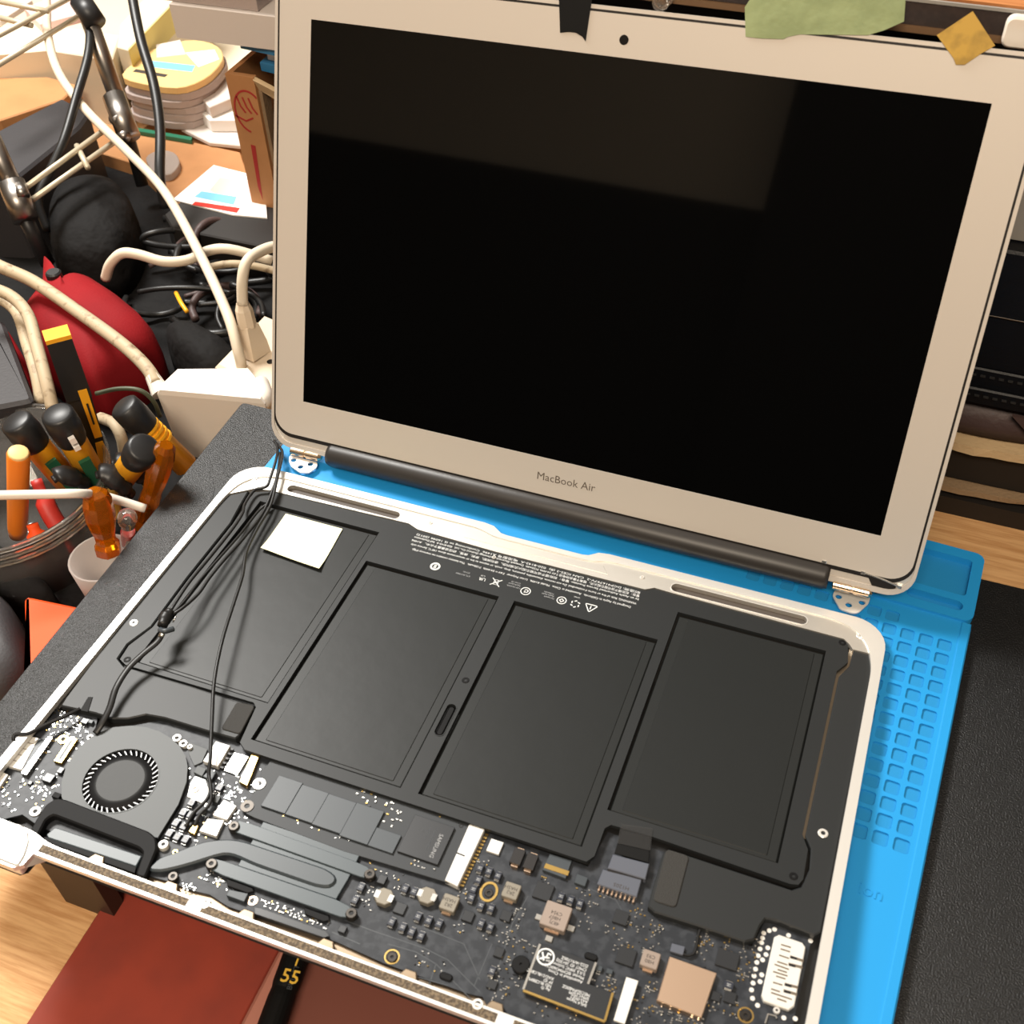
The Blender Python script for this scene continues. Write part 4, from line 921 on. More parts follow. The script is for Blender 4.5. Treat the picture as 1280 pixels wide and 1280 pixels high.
o = tag(mk('storage_box', *cprism([(X0, 377), (X1, 377), (X1, 560), (X0, 560)], zt + .8, zz(1230, 566), 1.5), 'box_black'), 'flat black storage box between two cardboard sheets', 'box')
zt = zz(1230, 566)
wavy_slab('cardboard_sheet', X0, X1, 371, 555, zt + 1.5, zt + 6.5, 'card_light', 1.3, 'torn light cardboard sheet lying on the black box', 'cardboard')
zt += 8.5
pv = pillow(rpoly([(X0 + 4, 378), (X0 + 60, 376), (X0 + 95, 380), (X1, 376), (X1, 540), (X0, 540)], 14), zt, zt + 21)
pouch = tag(mk('cloth_pouch', *pv, 'leather_brown', smooth=True), 'folded purplish brown cloth pouch under the black wallet', 'pouch')
mk('fold', *slabv([(364, 373.5, zt + 19), (384, 372.5, zt + 2), (470, 374, zt + 4), (470, 376, zt + 20)], 2.5), 'leather_brown', pouch, 'W')
zt += 22.8
wal = thing_at('leather_wallet', (430, 450, zt))
tag(wal, 'black leather wallet with stitched seams, stacked on the brown pouch', 'wallet')
mk('wallet_flap', *cprism(rpoly([(X0, 374), (X1, 372), (X1, 540), (X0, 540)], 8), zt, zt + 9, .8), 'leather', wal, 'W', smooth=False)
mk('wallet_body', *cprism(rpoly([(X0 + 2, 376), (X1, 374), (X1, 540), (X0, 540)], 8), zt + 9.4, zt + 20, .8), 'leather', wal, 'W')
for k in range(34):
    xk = X0 + 8 + k * 4.4
    mk('stitch', *boxv(xk, 374.6 - (xk - X0) / 130 , zt + 16.0, xk + 2.4, 376.4 - (xk - X0) / 130, zt + 16.6), 'stitch', wal, 'W')
    mk('stitch', *boxv(xk, 372.6 - (xk - X0) / 130, zt + 5.0, xk + 2.4, 374.6 - (xk - X0) / 130, zt + 5.6), 'stitch', wal, 'W')
zt += 20.6
org = thing_at('leather_case', (430, 450, zt))
tag(org, 'glossy navy black leather case on top of the wallet', 'case')
zc = zz(1250, 398)
mk('case_body', *cprism(rpoly([(X0, 377), (X1, 375), (X1, 540), (X0, 540)], 6), zt, zc, 2), 'leather', org, 'W')
mk('case_flap', *cprism(rpoly([(X0, 375), (X1, 373), (X1, 540), (X0, 540)], 6), zc + .3, zz(1255, 284) - 12, 1.2), 'leather', org, 'W')
mk('glossy_line', *tubev([(X0 + 2, 376, zc), (X0 + 100, 375, zc), (X1 - 2, 373, zc)], .8, 6, 4), 'chrome', org, 'W')  # thin chrome tube drawn as the glossy line between body and flap
zt = zz(1255, 284) - 11.5
tag(mk('paper_box', *cprism([(X0, 384), (X1, 384), (X1, 560), (X0, 560)], zt + .3, zt + 34, 1), 'grey_card'), 'light grey card box lying on the leather case', 'box')

# ================================================================== RED FOLDERS AND PEN BELOW THE NEAR EDGE
o = tag(mk('red_folder', *cprism(rpoly([(39, -240), (119, -240), (119, 110), (39, 110)], 1.5), DESK, DESK + 5, .6), 'red_cover'), 'brick red flat folder on the wooden desk', 'folder')
fb = thing_at('plastic_folder', (220, -60, DESK)); tag(fb, 'dull pinkish red plastic folder with raised spine on the desk', 'folder')
mk('folder_spine', *cprism([(119.5, -240), (130, -240), (130, 110), (119.5, 110)], DESK, DESK + 7, 1.6), 'pink_cover', fb, 'W')
mk('folder_cover', *cprism([(130, -240), (330, -240), (330, 110), (130, 110)], DESK, DESK + 4.5, .5), 'dark_red_cover', fb, 'W')
ZP = DESK + 11
def P3(px, py, z): return tuple(W(px, py, z))
mk_ = thing_at('marker_pen', P3(350, 1230, DESK + 5)); tag(mk_, 'black marker pen with gold lettering lying on the red folders', 'marker pen')
mk('pen_barrel', *lathev(P3(386, 1150, ZP), P3(326, 1320, ZP), [(0, 4.8), (.02, 5.4), (.5, 5.4), (.54, 5.0), (.6, 5.3), (1, 5.6)], 20), 'tape_black', mk_, 'W', smooth=False)
a_, b_ = Vector(P3(386, 1150, ZP)), Vector(P3(326, 1320, ZP)); ax = (b_ - a_).normalized()
side = ax.cross(Vector((0, 0, 1))).normalized()
def pen_text(s, px, py, size, m):
    v, f = textv(s, size, True); c0 = Vector(P3(px, py, ZP + 5.6))
    mk('lettering', *xf((v, f), c0, ax.cross(Vector((0, 0, 1))) * -1, -ax), m, mk_, 'W')
pen_text('T', 364, 1206, 6.0, 'pen_gold'); pen_text('55', 349, 1226, 7.6, 'pen_gold')
v, f = textv('BULLET', 3.0); c0 = Vector(P3(364, 1238, ZP + 5)); mk('lettering', *xf((v, f), c0, -ax, side), 'trace', mk_, 'W')

# ================================================================== LEFT BACKGROUND: TOOLS
def tube_thing(name, pts, r, m, label, cat, group=None, seg=10):
    return tag(mk(name, *tubev([tuple(W(*p)) for p in pts], r, seg, 6), m, smooth=True), label, cat, group)
# clear tub holding the tools
tub = thing_at('tool_tub', (-128, 185, DESK)); tag(tub, 'clear round plastic tub holding the yellow and black tools', 'tub')
def ringwall(cx, cy, r0, r1, z0, z1, t, seg=36):
    vs = []; fs = []
    for r_, z_ in ((r0, z0), (r1, z1), (r1 - t, z1), (r0 - t, z0 + t)): vs += [(cx + r_ * math.cos(2 * math.pi * k / seg), cy + r_ * math.sin(2 * math.pi * k / seg), z_) for k in range(seg)]
    for i in range(3): fs += [(i * seg + k, i * seg + (k + 1) % seg, (i + 1) * seg + (k + 1) % seg, (i + 1) * seg + k) for k in range(seg)]
    fs.append(tuple(range(seg))[::-1]); fs.append(tuple(range(3 * seg, 4 * seg)))
    return vs, fs
mk('tub_wall', *ringwall(-128, 185, 48, 56, DESK, -8, 1.2), 'clear', tub, 'W', smooth=True)
for z_ in (-8, -13, -18): mk('tub_rim', *strokev(circ(-128, 185, 57.2 - (-8 - z_) * .1, 40), 1.8, z_ - .9, z_ + .9, True), 'clear', tub, 'W')
def handle(name, a, b, prof, m, label, cat, group=None, seg=16, extra=(), facets=None):
    r = thing_at(name, tuple(W(*b))); tag(r, label, cat, group)
    mk('handle', *lathev(tuple(W(*a)), tuple(W(*b)), prof, seg, facets), m, r, 'W', smooth=facets is None)
    A_, B_ = W(*a), W(*b)
    for nm, t0, t1, rr, mm in extra:
        mk(nm, *lathev(tuple(A_.lerp(B_, t0)), tuple(A_.lerp(B_, t1)), [(0, rr * .85), (.12, rr), (.88, rr), (1, rr * .9)], seg), mm, r, 'W', smooth=True)
    return r
def grip(r, a, b, name, s0, s1, wd_, rr, m):
    """flat inlay on the camera side of a handle"""
    A_, B_ = W(*a), W(*b); ax_ = (B_ - A_).normalized(); mid = (A_ + B_) / 2; tow = (CAM - mid); tow = (tow - ax_ * tow.dot(ax_)).normalized(); sd = ax_.cross(tow)
    L_ = (B_ - A_).length; q = [A_ + ax_ * L_ * s0 + sd * wd_ + tow * rr, A_ + ax_ * L_ * s0 - sd * wd_ + tow * rr, A_ + ax_ * L_ * s1 - sd * wd_ + tow * rr, A_ + ax_ * L_ * s1 + sd * wd_ + tow * rr]
    mk(name, *slabv([tuple(v) for v in q], 2.5), m, r, 'W')
# cutter knife, black with yellow end and slider
a, b = (70, 415, 62), (131, 590, -30)
kn = thing_at('utility_knife', tuple(W(*b))); tag(kn, 'black utility knife with yellow end and slider, standing in the tub', 'knife')
A_, B_ = W(*a), W(*b); ax_ = (B_ - A_).normalized(); tow = CAM - A_; tow = (tow - ax_ * tow.dot(ax_)).normalized(); sd = tow.cross(ax_)
def kbox(name, s0, s1, w0, w1, t_, m, off=0, toff=0):
    L_ = (B_ - A_).length; P_ = A_ + ax_ * L_ * s0 + sd * off + tow * (t_ / 2 + toff); Q_ = A_ + ax_ * L_ * s1 + sd * off + tow * (t_ / 2 + toff)
    mk(name, *slabv([tuple(P_ + sd * w0), tuple(P_ - sd * w0), tuple(Q_ - sd * w1), tuple(Q_ + sd * w1)], t_), m, kn, 'W')
kbox('body', .03, .42, 6.2, 6.6, 11, 'tool_black'); kbox('body', .42, .95, 6.2, 4.2, 9, 'tool_black'); kbox('end_cap', .005, .03, 6.3, 6.3, 11, 'yellow')
kbox('slider', .36, .70, 2.3, 2.0, 2, 'yellow', 2.8, 5); kbox('tip', .74, .98, 2.0, 4.2, 4, 'yellow', 2.2, 3.5)
mk('label_print', *slabv([tuple(A_ + ax_ * (B_ - A_).length * s_ + sd * (2.8 + d_) + tow * 6.6) for s_, d_ in ((.45, .5), (.45, -.5), (.6, -.5), (.6, .5))], .1), 'tool_black', kn, 'W')
# yellow screwdrivers with black caps and green inlay
PR = [(0, 7.0), (.04, 8.0), (.2, 8.2), (.26, 7.2), (.3, 7.0), (1, 7.0)]
for a, b, lab in (((72, 518, 34), (122, 604, -20), 'yellow screwdriver with black cap and white scuffs, beside the utility knife'), ((20, 527, 30), (88, 606, -18), 'yellow screwdriver with black cap leaning behind the orange pen'),
                  ((155, 508, 14), (232, 582, -32), 'yellow and black screwdriver with striped collar beside the white adapter'), ((180, 560, 22), (150, 600, -10), 'black capped screwdriver behind the amber handles')):
    r = handle('screwdriver', a, b, PR, 'yellow', lab, 'screwdriver')
    A2, B2_ = W(*a), W(*b)
    mk('end_cap', *lathev(tuple(A2.lerp(B2_, -.02)), tuple(A2.lerp(B2_, .36)), [(0, 6.5), (.06, 8.2), (.5, 8.6), (.9, 7.8), (1, 7.2)], 18), 'tool_black', r, 'W', smooth=True)
    if lab.startswith('yellow screw'): grip(r, a, b, 'inlay', .5, .95, 3.0, 7.6, 'green')
    if 'scuffs' in lab:
        for s_, d_ in ((.16, .07), (.27, .05)): grip(r, a, b, 'scuff', s_, s_ + d_, 1.6, 8.75, 'paper_white')
    if 'striped' in lab:
        for k in range(4): mk('stripe', *lathev(tuple(A2.lerp(B2_, .34 + k * .07)), tuple(A2.lerp(B2_, .37 + k * .07)), [(0, 7.9), (1, 7.9)], 16), 'yellow', r, 'W')
# orange pen, amber drivers
handle('orange_pen', (23, 566, 26), (22, 668, -40), [(0, 4.5), (.02, 5.6), (.9, 5.2), (1, 4.6)], 'orange_pen', 'orange round-ended pen standing in the clear tub', 'pen', extra=(('pen_end', -.01, .03, 5.0, 'yellow_pale'),))
AM = [(0, 3.5), (.05, 5.6), (.15, 6.6), (.3, 6.8), (.45, 6.0), (.55, 5.2), (.62, 5.8), (.8, 6.4), (1, 6.6)]
handle('amber_screwdriver', (118, 612, 22), (136, 690, -16), [(0, 3.0), (.06, 6.0), (.2, 7.6), (.42, 7.8), (.6, 6.4), (.7, 5.4), (.82, 5.2), (.88, 6.6), (1, 6.4)], 'amber', 'amber see-through screwdriver handle in front of the white cable', 'screwdriver', seg=12, facets=.93)
handle('amber_screwdriver', (208, 556, 22), (178, 655, -34), AM, 'amber', 'amber see-through screwdriver handle by the black board edge', 'screwdriver', seg=12, facets=.93)
# black plier grips
for a, b, c_ in (((68, 598, 12), (90, 592, 14), (118, 612, 0)), ((125, 595, 10), (150, 598, 12), (180, 625, -8)), ((150, 575, 8), (172, 590, 8), (190, 610, -6))):
    pass
def plier(name, p, q, label):
    r = thing_at(name, tuple(W(*p))); tag(r, label, 'pliers')
    for pts in (p, q): mk('grip', *tubev([tuple(W(*k)) for k in pts], [2, 5.5, 6, 4, 2.5], 10, 6, .7), 'tool_black', r, 'W', smooth=True)
    e1, e2 = W(*p[-1]), W(*q[-1]); mk('joint', *tubev([tuple(e1), tuple((e1 + e2) / 2), tuple(e2)], 3, 10, 4, .7), 'kapton', r, 'W', smooth=True)
    return r
def plier1(pts1, pts2, label):
    r = thing_at('pliers', tuple(W(*pts1[-1]))); tag(r, label, 'pliers')
    for pts in (pts1, pts2): mk('grip', *tubev([tuple(W(*k)) for k in pts], [2.5, 6.0, 6.5, 5.0, 3.0], 10, 6, .75), 'tool_black', r, 'W', smooth=True)
    e = W(*pts1[-1]); g = W(*pts2[-1]); mk('jaw', *tubev([tuple((e + g) / 2), tuple((e + g) / 2 + Vector((3, -4, -22)))], [4, 2], 8, 2, .6, smooth=False), 'kapton', r, 'W')
plier1([(66, 600, 6), (78, 594, 6), (95, 598, 0), (112, 606, -12)], [(120, 594, 4), (134, 592, 4), (150, 604, -2), (165, 618, -12)], 'black gripped pliers lying across the tub mouth')
plier1([(140, 580, 2), (155, 578, 2), (172, 590, -4), (182, 602, -12)], [(160, 566, 0), (175, 572, 0), (186, 590, -6), (188, 606, -14)], 'black gripped pliers behind the second amber handle')
# red pliers and orange cutters standing in the tub (seen through its wall)
for pts, m_, nm, lab in (([(45, 600, -10), (62, 640, -22), (82, 672, -34), (94, 700, -44)], 'red_grip', 'red_pliers', 'red handled pliers standing inside the clear tub'),
                         ([(40, 655, -22), (50, 680, -32), (60, 705, -44)], 'orange', 'orange_cutters', 'orange handled cutters standing inside the clear tub')):
    tag(mk(nm, *tubev([tuple(W(*k)) for k in pts], [3, 5, 5, 4], 10, 6, .7), m_, smooth=True), lab, 'pliers')
# frosted tube and small glass bottle
ft = W(128, 700, -20)
tag(mk('frosted_beaker', *ringwall(ft.x, ft.y, 13, 16.5, DESK, -18, 1.2, 28), 'frosted', smooth=True), 'small frosted plastic beaker under the amber handle', 'beaker')
bt = thing_at('glass_vial', tuple(W(158, 650, -30))); tag(bt, 'tiny clear glass vial with red band between the amber handles', 'vial')
mk('vial', *lathev(tuple(W(159, 642, 2)), tuple(W(160, 680, -24)), [(0, 1.5), (.06, 4.6), (.18, 5.0), (.3, 4.0), (.45, 3.2), (1, 3.2)], 18), 'clear', bt, 'W', smooth=True)
mk('red_band', *lathev(tuple(W(160, 664, -14)), tuple(W(160, 684, -30)), [(0, 3.6), (1, 3.6)], 16), 'red_grip', bt, 'W')
# blue-black grip and small orange chips at left edge
tag(mk('dark_case', *cprism(rpoly([tuple(W(*p, -4))[:2] for p in [(-20, 395), (4, 400), (42, 500), (-20, 512)]], 4), -30, -4, 2), 'bag_grey'), 'dark grey hard case between the beige cables', 'case')
# orange case and dark bag at the lower left
o = tag(mk('orange_case', *cprism(rpoly([tuple(W(*p, -14))[:2] for p in [(29, 742), (112, 759), (30, 884), (32, 850)]], 4, 4), DESK, -14, 2.5), 'orange'), 'bright orange box beside the black board edge', 'box')
tag(mk('tool_pouch', *pillow(rpoly([tuple(W(*p, -22))[:2] for p in [(-50, 690), (8, 738), (24, 790), (32, 830), (-10, 866), (-80, 830)]], 8), DESK, -22), 'bag_grey', smooth=True), 'dark grey fabric tool pouch next to the orange box', 'pouch')
tag(mk('black_bag', *pillow(rpoly([tuple(W(*p, -36))[:2] for p in [(-60, 640), (30, 690), (70, 735), (28, 745), (0, 740), (-60, 735)]], 10), DESK, -36), 'bag_black', smooth=True), 'crumpled black bag behind the grey tool pouch', 'bag')
tube_thing('white_plug_lead', [(-20, 815, -30), (0, 842, -32), (8, 852, -34), (20, 862, -38)], 4.0, 'cable_white', 'short white lead next to the orange box', 'cable')

# ================================================================== LEFT BACKGROUND: POWER AND CABLES
# white adapter
ad = thing_at('power_adapter', (-40, 275, DESK)); tag(ad, 'white power adapter block behind the black board', 'adapter')
zt = -6
top = [tuple(W(*p, zt)) for p in [(219, 460), (313, 459), (336, 486), (330, 500), (195, 488), (194, 484)]]
bot = [tuple(W(*p, DESK)) for p in [(262, 545), (330, 540), (345, 570), (345, 590), (272, 605), (262, 590)]]
n = len(top); cxm = [sum(v[i] for v in top) / n for i in range(3)]
ins = [tuple(cxm[i] + (v[i] - cxm[i]) * .93 if i < 2 else zt for i in range(3)) for v in top]; lo = [(v[0], v[1], zt - 3) for v in top]
bot = [(v[0] * .92 + cxm[0] * .08, v[1] * .92 + cxm[1] * .08, DESK) for v in top]
vs = bot + lo + ins
fs = [tuple(range(n))[::-1], tuple(range(2 * n, 3 * n))] + [(k * n + i, k * n + (i + 1) % n, (k + 1) * n + (i + 1) % n, (k + 1) * n + i) for k in (0, 1) for i in range(n)]
mk('adapter_body', vs, fs, 'white_plastic', ad, 'W')
e0 = W(196, 486, -16); mk('cable_collar', *lathev(tuple(W(190, 470, -6)), tuple(W(202, 492, -12)), [(0, 4.0), (.6, 5.0), (1, 6)], 14), 'white_plastic', ad, 'W')
mk('adapter_foot', *tubev([tuple(W(*p)) for p in [(325, 478, -8), (331, 498, -10), (322, 505, -14)]], 5, 10, 4), 'white_plastic', ad, 'W', smooth=True)
# power strip with plug
st = thing_at('power_strip', tuple(W(310, 440, DESK))); tag(st, 'beige power strip with a plugged-in cord behind the adapter', 'power strip')
mk('strip_body', *cprism([tuple(W(*p, -22))[:2] for p in [(268, 456), (330, 392), (420, 430), (352, 500)]], DESK, -22, 2), 'beige_plastic', st, 'W')
a, b = W(303, 378, 12), W(317, 442, -22)
mk('plug_neck', *lathev(tuple(a), tuple(a.lerp(b, .45)), [(0, 3.6), (.3, 5.2), (1, 5.6)], 8), 'beige_plastic', st, 'W')
mk('plug_body', *lathev(tuple(a.lerp(b, .42)), tuple(b), [(0, 6.5), (.3, 8.0), (.6, 9.5), (1, 10.5)], 4), 'beige_plastic', st, 'W')
for px, py in ((338, 452), (350, 440)): 
    p = W(px, py, -21.9); mk('socket_hole', *prism(circ(p.x, p.y, 2.2, 12), -22, -21.8), 'hole', st, 'W')
tube_thing('power_cable', [(303, 380, 12), (303, 350, 26), (308, 328, 34), (322, 316, 34), (345, 308, 30), (370, 312, 20)], 3.3, 'cable_white', 'cream cord arching up from the plug in the power strip', 'cable')
tube_thing('white_cable', [(52, -60, 80), (58, 0, 64), (60, 45, 54), (74, 92, 42), (108, 138, 30), (160, 190, 16), (206, 240, 4), (250, 318, 10), (284, 392, 4), (298, 440, -10), (302, 458, -22)], 3.2, 'cable_white', 'long white cord falling from the rack to the power strip', 'cable')
tube_thing('beige_cable', [(-40, 312, 12), (0, 333, 8), (42, 352, 4), (95, 388, 0), (150, 428, -2), (182, 458, -4), (196, 480, -8)], 4.0, 'cable_beige', 'dirty beige cord crossing the red pouch into the white adapter', 'cable')
tube_thing('beige_cable', [(-30, 365, 10), (0, 373, 8), (22, 392, 4), (34, 430, 0), (46, 470, -6), (52, 505, -14)], 3.6, 'cable_beige', 'dirty beige cord bending down into the tool tub beside the dark grey case', 'cable')
tube_thing('beige_cable', [(-30, 355, 24), (10, 368, 22), (34, 392, 18), (46, 432, 14), (58, 478, 6), (66, 512, -4)], 3.6, 'cable_beige', 'dirty beige cord bending down into the tool tub beside the knife', 'cable')
tube_thing('white_lead', [(-30, 620, 34), (0, 619, 33), (50, 618, 31), (100, 617, 28), (125, 619, 8), (150, 626, 2), (182, 636, -4)], 2.3, 'white_plastic', 'thin white lead running across the tool tub', 'cable')
tube_thing('green_wire', [(120, 492, -4), (148, 486, 0), (175, 488, 0), (192, 502, -8), (200, 520, -20)], 1.3, 'cable_olive', 'thin olive green wire left of the adapter', 'cable')
tube_thing('grey_tube', [(126, 522, -20), (142, 530, -12), (152, 548, -16), (156, 572, -28)], 3.2, 'cable_beige', 'bent beige tube behind the utility knife', 'tube')
tube_thing('cream_cable', [(132, 348, -20), (138, 330, -8), (152, 317, 0), (172, 318, 0), (205, 327, -4), (235, 325, -6), (262, 313, -6), (290, 312, -6), (340, 326, -16)], 3.4, 'cable_white', 'cream cord looping over the black cables', 'cable')
tube_thing('tan_cable', [(255, 336, -24), (285, 330, -20), (315, 332, -22), (350, 340, -28)], 2.6, 'cable_beige', 'tan cord beneath the cream cord loop', 'cable')
tube_thing('black_power_cable', [(160, -40, 90), (166, 0, 78), (176, 50, 62), (192, 105, 44), (200, 160, 26), (200, 220, 6), (206, 260, -14)], 3.6, 'cable_black', 'thick black cord hanging beside the yellow booklet stack', 'cable')
tube_thing('black_power_cable', [(108, -20, 74), (112, 30, 62), (110, 70, 52), (96, 120, 38), (80, 175, 22), (62, 215, 8), (48, 250, -4), (60, 290, -20)], 3.2, 'cable_black', 'black cord looping down past the chrome pole', 'cable')
random.seed(3)
COILS = []
for k in range(16):
    cx_, cy_ = random.uniform(190, 320), random.uniform(290, 395); rx_, ry_ = random.uniform(25, 70), random.uniform(10, 34); z_ = DESK + 6 + k * 1.5; ph = random.uniform(0, 6)
    pts = [(cx_ + rx_ * math.cos(ph + t_ * .55), cy_ + ry_ * math.sin(ph + t_ * .55), z_ + 3 * math.sin(t_ * 1.3 + k)) for t_ in range(8)]
    tube_thing('black_cable', pts, random.uniform(1.8, 2.8), 'cable_black' if k % 5 else 'leather_brown', 'black cable in the tangled heap behind the screen' if k % 5 else 'brown cable in the tangled heap behind the screen', 'cable', 'tangled cables heaped behind the screen' if k % 5 else 'brown cables in the heap behind the screen', 8)
tube_thing('yellow_wire', [(220, 366, -22), (226, 378, -18), (234, 390, -20)], 1.4, 'yellow', 'short yellow wire tip in the cable heap', 'wire')
tag(mk('black_cable_bag', *pillow(rpoly([tuple(W(*p, -20))[:2] for p in [(195, 395), (225, 385), (285, 415), (300, 440), (262, 462), (215, 430)]], 10), DESK, -20), 'bag_black', smooth=True), 'black padded sleeve behind the white adapter', 'sleeve')
# red pouch
outl = [tuple(W(*p, -8))[:2] for p in [(44, 296), (52, 312), (64, 334), (84, 322), (108, 328), (150, 355), (188, 386), (190, 400), (170, 420), (130, 445), (112, 458), (70, 440), (30, 410), (14, 372), (30, 352), (42, 338)]]
rp = thing_at('red_pouch', tuple(W(100, 390, DESK))); tag(rp, 'red fabric pouch with black eyelet under the beige cord', 'pouch')
mk('pouch_body', *pillow(rpoly(outl, 7), DESK, -8), 'red_fabric', rp, 'W', smooth=True)
p = W(68, 345, -7.5); mk('eyelet', *lathev((p.x, p.y, -9), (p.x, p.y, -4), [(0, 5), (.8, 5), (1, 4), (1, .2)], 18), 'tool_black', rp, 'W')
tag(mk('red_cloth', *pillow(rpoly([tuple(W(*p, -26))[:2] for p in [(-30, 390), (4, 395), (30, 440), (40, 480), (-20, 500)]], 8), DESK, -26), 'red_fabric', smooth=True), 'red cloth under the dark grey case', 'cloth')

# ================================================================== LEFT BACKGROUND: RACK, BOOKS, BOXES
rack = thing_at('wire_rack', tuple(W(150, 190, DESK))); tag(rack, 'chrome pole rack with cream wire shelves', 'rack')
def cyl(name, a, b, r, m, seg=14): mk(name, *tubev([tuple(W(*a)), tuple(W(*b))], r, seg, 1, smooth=False), m, rack, 'W', smooth=True)
cyl('pole', (88, -40, 92), (150, 132, 18), 6.2, 'chrome'); cyl('pole', (146, 120, 22), (178, 232, -40), 4.6, 'tool_black')
cyl('coupling', (100, 0, 76), (120, 30, 64), 8.0, 'tool_black'); cyl('coupling', (142, 120, 26), (162, 172, 6), 8.2, 'chrome'); cyl('clamp_screw', (144, 148, 14), (150, 152, 16), 5.0, 'chrome'); cyl('clamp_screw', (152, 168, 8), (157, 171, 10), 4.0, 'chrome')
cyl('pole', (-30, 130, 58), (16, 232, 22), 6.2, 'chrome'); cyl('coupling', (14, 228, 24), (32, 275, 6), 8.6, 'chrome'); cyl('clamp_screw', (24, 232, 24), (30, 246, 20), 4.0, 'chrome'); cyl('pole', (26, 262, 10), (60, 330, -30), 5.0, 'tool_black')
for a, b in (((-20, 54, 70), (90, -4, 70)), ((-20, 92, 56), (105, 16, 56)), ((0, 2, 74), (60, 14, 72)), ((0, 22, 68), (40, 32, 66)), ((30, 236, 18), (134, 160, 20)), ((40, 250, 12), (142, 178, 14)), ((96, 182, 18), (110, 210, 16))):
    cyl('shelf_wire', a, b, 2.0, 'wire_cream', 8)
def flat(name, pxs, z, z0, m, label, cat, c=.6, r=0):
    pts = [tuple(W(*p, z))[:2] for p in pxs]
    if r: pts = rpoly(pts, r)
    return tag(mk(name, *cprism(pts, z0, z, c), m), label, cat)
tag(mk('black_sheet', *prism(rpoly([(-470, 60), (-38, 60), (-38, 420), (-60, 560), (-470, 560)], 20), DESK, DESK + .8), 'bag_black'), 'thin black sheet spread on the desk under the tools and cables', 'cloth')  # thin black sheet added over the desk between tools and cables
tag(mk('cream_paper', *prism([(-760, 640), (-150, 660), (-150, 1150), (-760, 1150)], DESK, DESK + .6), 'box_cream'), 'large cream paper sheet on the desk behind the cartons', 'paper sheet')
# lowest layer: cardboard lid and glass sheet
flat('flattened_carton', [(110, 150), (300, 190), (320, 250), (230, 260), (170, 205), (105, 185)], -46, DESK, 'card', 'brown flattened carton lying under the booklets', 'cardboard')
flat('green_glass_sheet', [(170, 159), (240, 171), (239, 175), (169, 163)], -42, -45.5, 'glass_green', 'strip of green edged glass on the cardboard', 'glass sheet', .3)
flat('frosted_dish', [(180, 195), (200, 186), (220, 190), (226, 205), (212, 220), (190, 215)], -40, -45.5, 'frosted', 'round frosted dish on the brown carton', 'dish', .6, 8)
# yellow booklets, each one a thing
yo = [(146, 96), (186, 62), (238, 48), (272, 55), (282, 72), (262, 96), (228, 111), (184, 106)]
zt = -6
for k in range(6):
    z1 = zt - k * 6; dx = [0, 1.5, -1, 2, .5, -1.5][k]
    if k == 0:
        o = flat('booklet', yo, z1, z1 - 5.6, 'yellow_pale', 'yellow covered booklet on top of the grey booklet stack', 'booklet', .6, 14)
        p0 = W(168, 88, z1); mk('print_bar', *strokev([tuple(W(168, 88, z1))[:2], tuple(W(208, 95, z1))[:2]], 5, z1, z1 + .1), 'ink_dark', o, 'W')
        mk('print_patch', *prism([tuple(W(*p, z1))[:2] for p in [(195, 56), (225, 50), (232, 68), (196, 72)]], z1, z1 + .1), 'paper_grey', o, 'W')
        mk('print_patch', *prism([tuple(W(*p, z1))[:2] for p in [(232, 66), (268, 62), (274, 74), (248, 84)]], z1, z1 + .1), 'paper_white', o, 'W')
        mk('print_patch', *prism([tuple(W(*p, z1))[:2] for p in [(190, 76), (244, 82), (240, 90), (190, 84)]], z1, z1 + .1), 'photo_blue', o, 'W')
    else:
        pts = [tuple(W(*p, zt))[:2] for p in yo]; pts = [(a_ + dx, b_ + dx * .7) for a_, b_ in pts]
        tag(mk('booklet', *cprism(rpoly(pts, 14), z1 - 5.6, z1, .6), 'paper_edge'), 'grey edged booklet, %s below the yellow covered one in its stack' % ['', 'first', 'second', 'third', 'fourth', 'lowest'][k], 'booklet', 'grey booklets stacked under the yellow booklet')
# cartons and manuals behind
flat('yellow_carton', [(150, 30), (215, -40), (248, -30), (160, 62), (146, 58)], 8, DESK, 'box_cream', 'cream carton with yellow stripe left of the booklet stack', 'carton', 1)
mk('yellow_stripe', *slabv([tuple(W(161, 62.5, 8.2)), tuple(W(248, -28, 8.2)), tuple(W(248, -28, 8.2) - Vector((0, 0, 22))), tuple(W(161, 62.5, 8.2) - Vector((0, 0, 22)))], -.5), 'box_yellow', bpy.data.objects['cream_carton'] if False else bpy.data.objects['yellow_carton'], 'W')
flat('cream_carton', [(-30, 36), (40, 28), (150, 44), (140, 75), (60, 62), (-30, 70)], 4, DESK, 'box_cream', 'cream carton behind the wire rack', 'carton', 1)
flat('pink_magazine', [(30, 10), (84, -12), (104, 16), (50, 30)], 12, 4.5, 'photo_pink', 'pinkish magazine on the cream carton', 'magazine', .5)
flat('pale_magazine', [(-60, 10), (20, -20), (40, 0), (0, 26), (-60, 40)], 9, 4.5, 'paper_grey', 'pale grey magazine on the cream carton', 'magazine', .5)
flat('tan_box', [(-40, 98), (60, 96), (98, 106), (78, 124), (0, 150), (-60, 150)], -16, DESK, 'card', 'tan cardboard box behind the black case', 'box', 1)
for pxs, z, h_, m_, lab in (([(240, 110), (285, 96), (300, 118), (262, 134)], -22, 9, 'paper_grey', 'pale booklet with printed cover beside the booklet stack'),
                            ([(238, 128), (262, 120), (296, 132), (298, 150), (262, 150)], -31.5, 10, 'paper_white', 'thick white booklet beneath the pale booklet'),
                            ([(226, 160), (250, 150), (304, 160), (302, 182), (262, 178)], -42, 3, 'paper_grey', 'loose grey leaflet lying below the white booklet')):
    flat('manual', pxs, z, z - h_, m_, lab, 'booklet', .6)
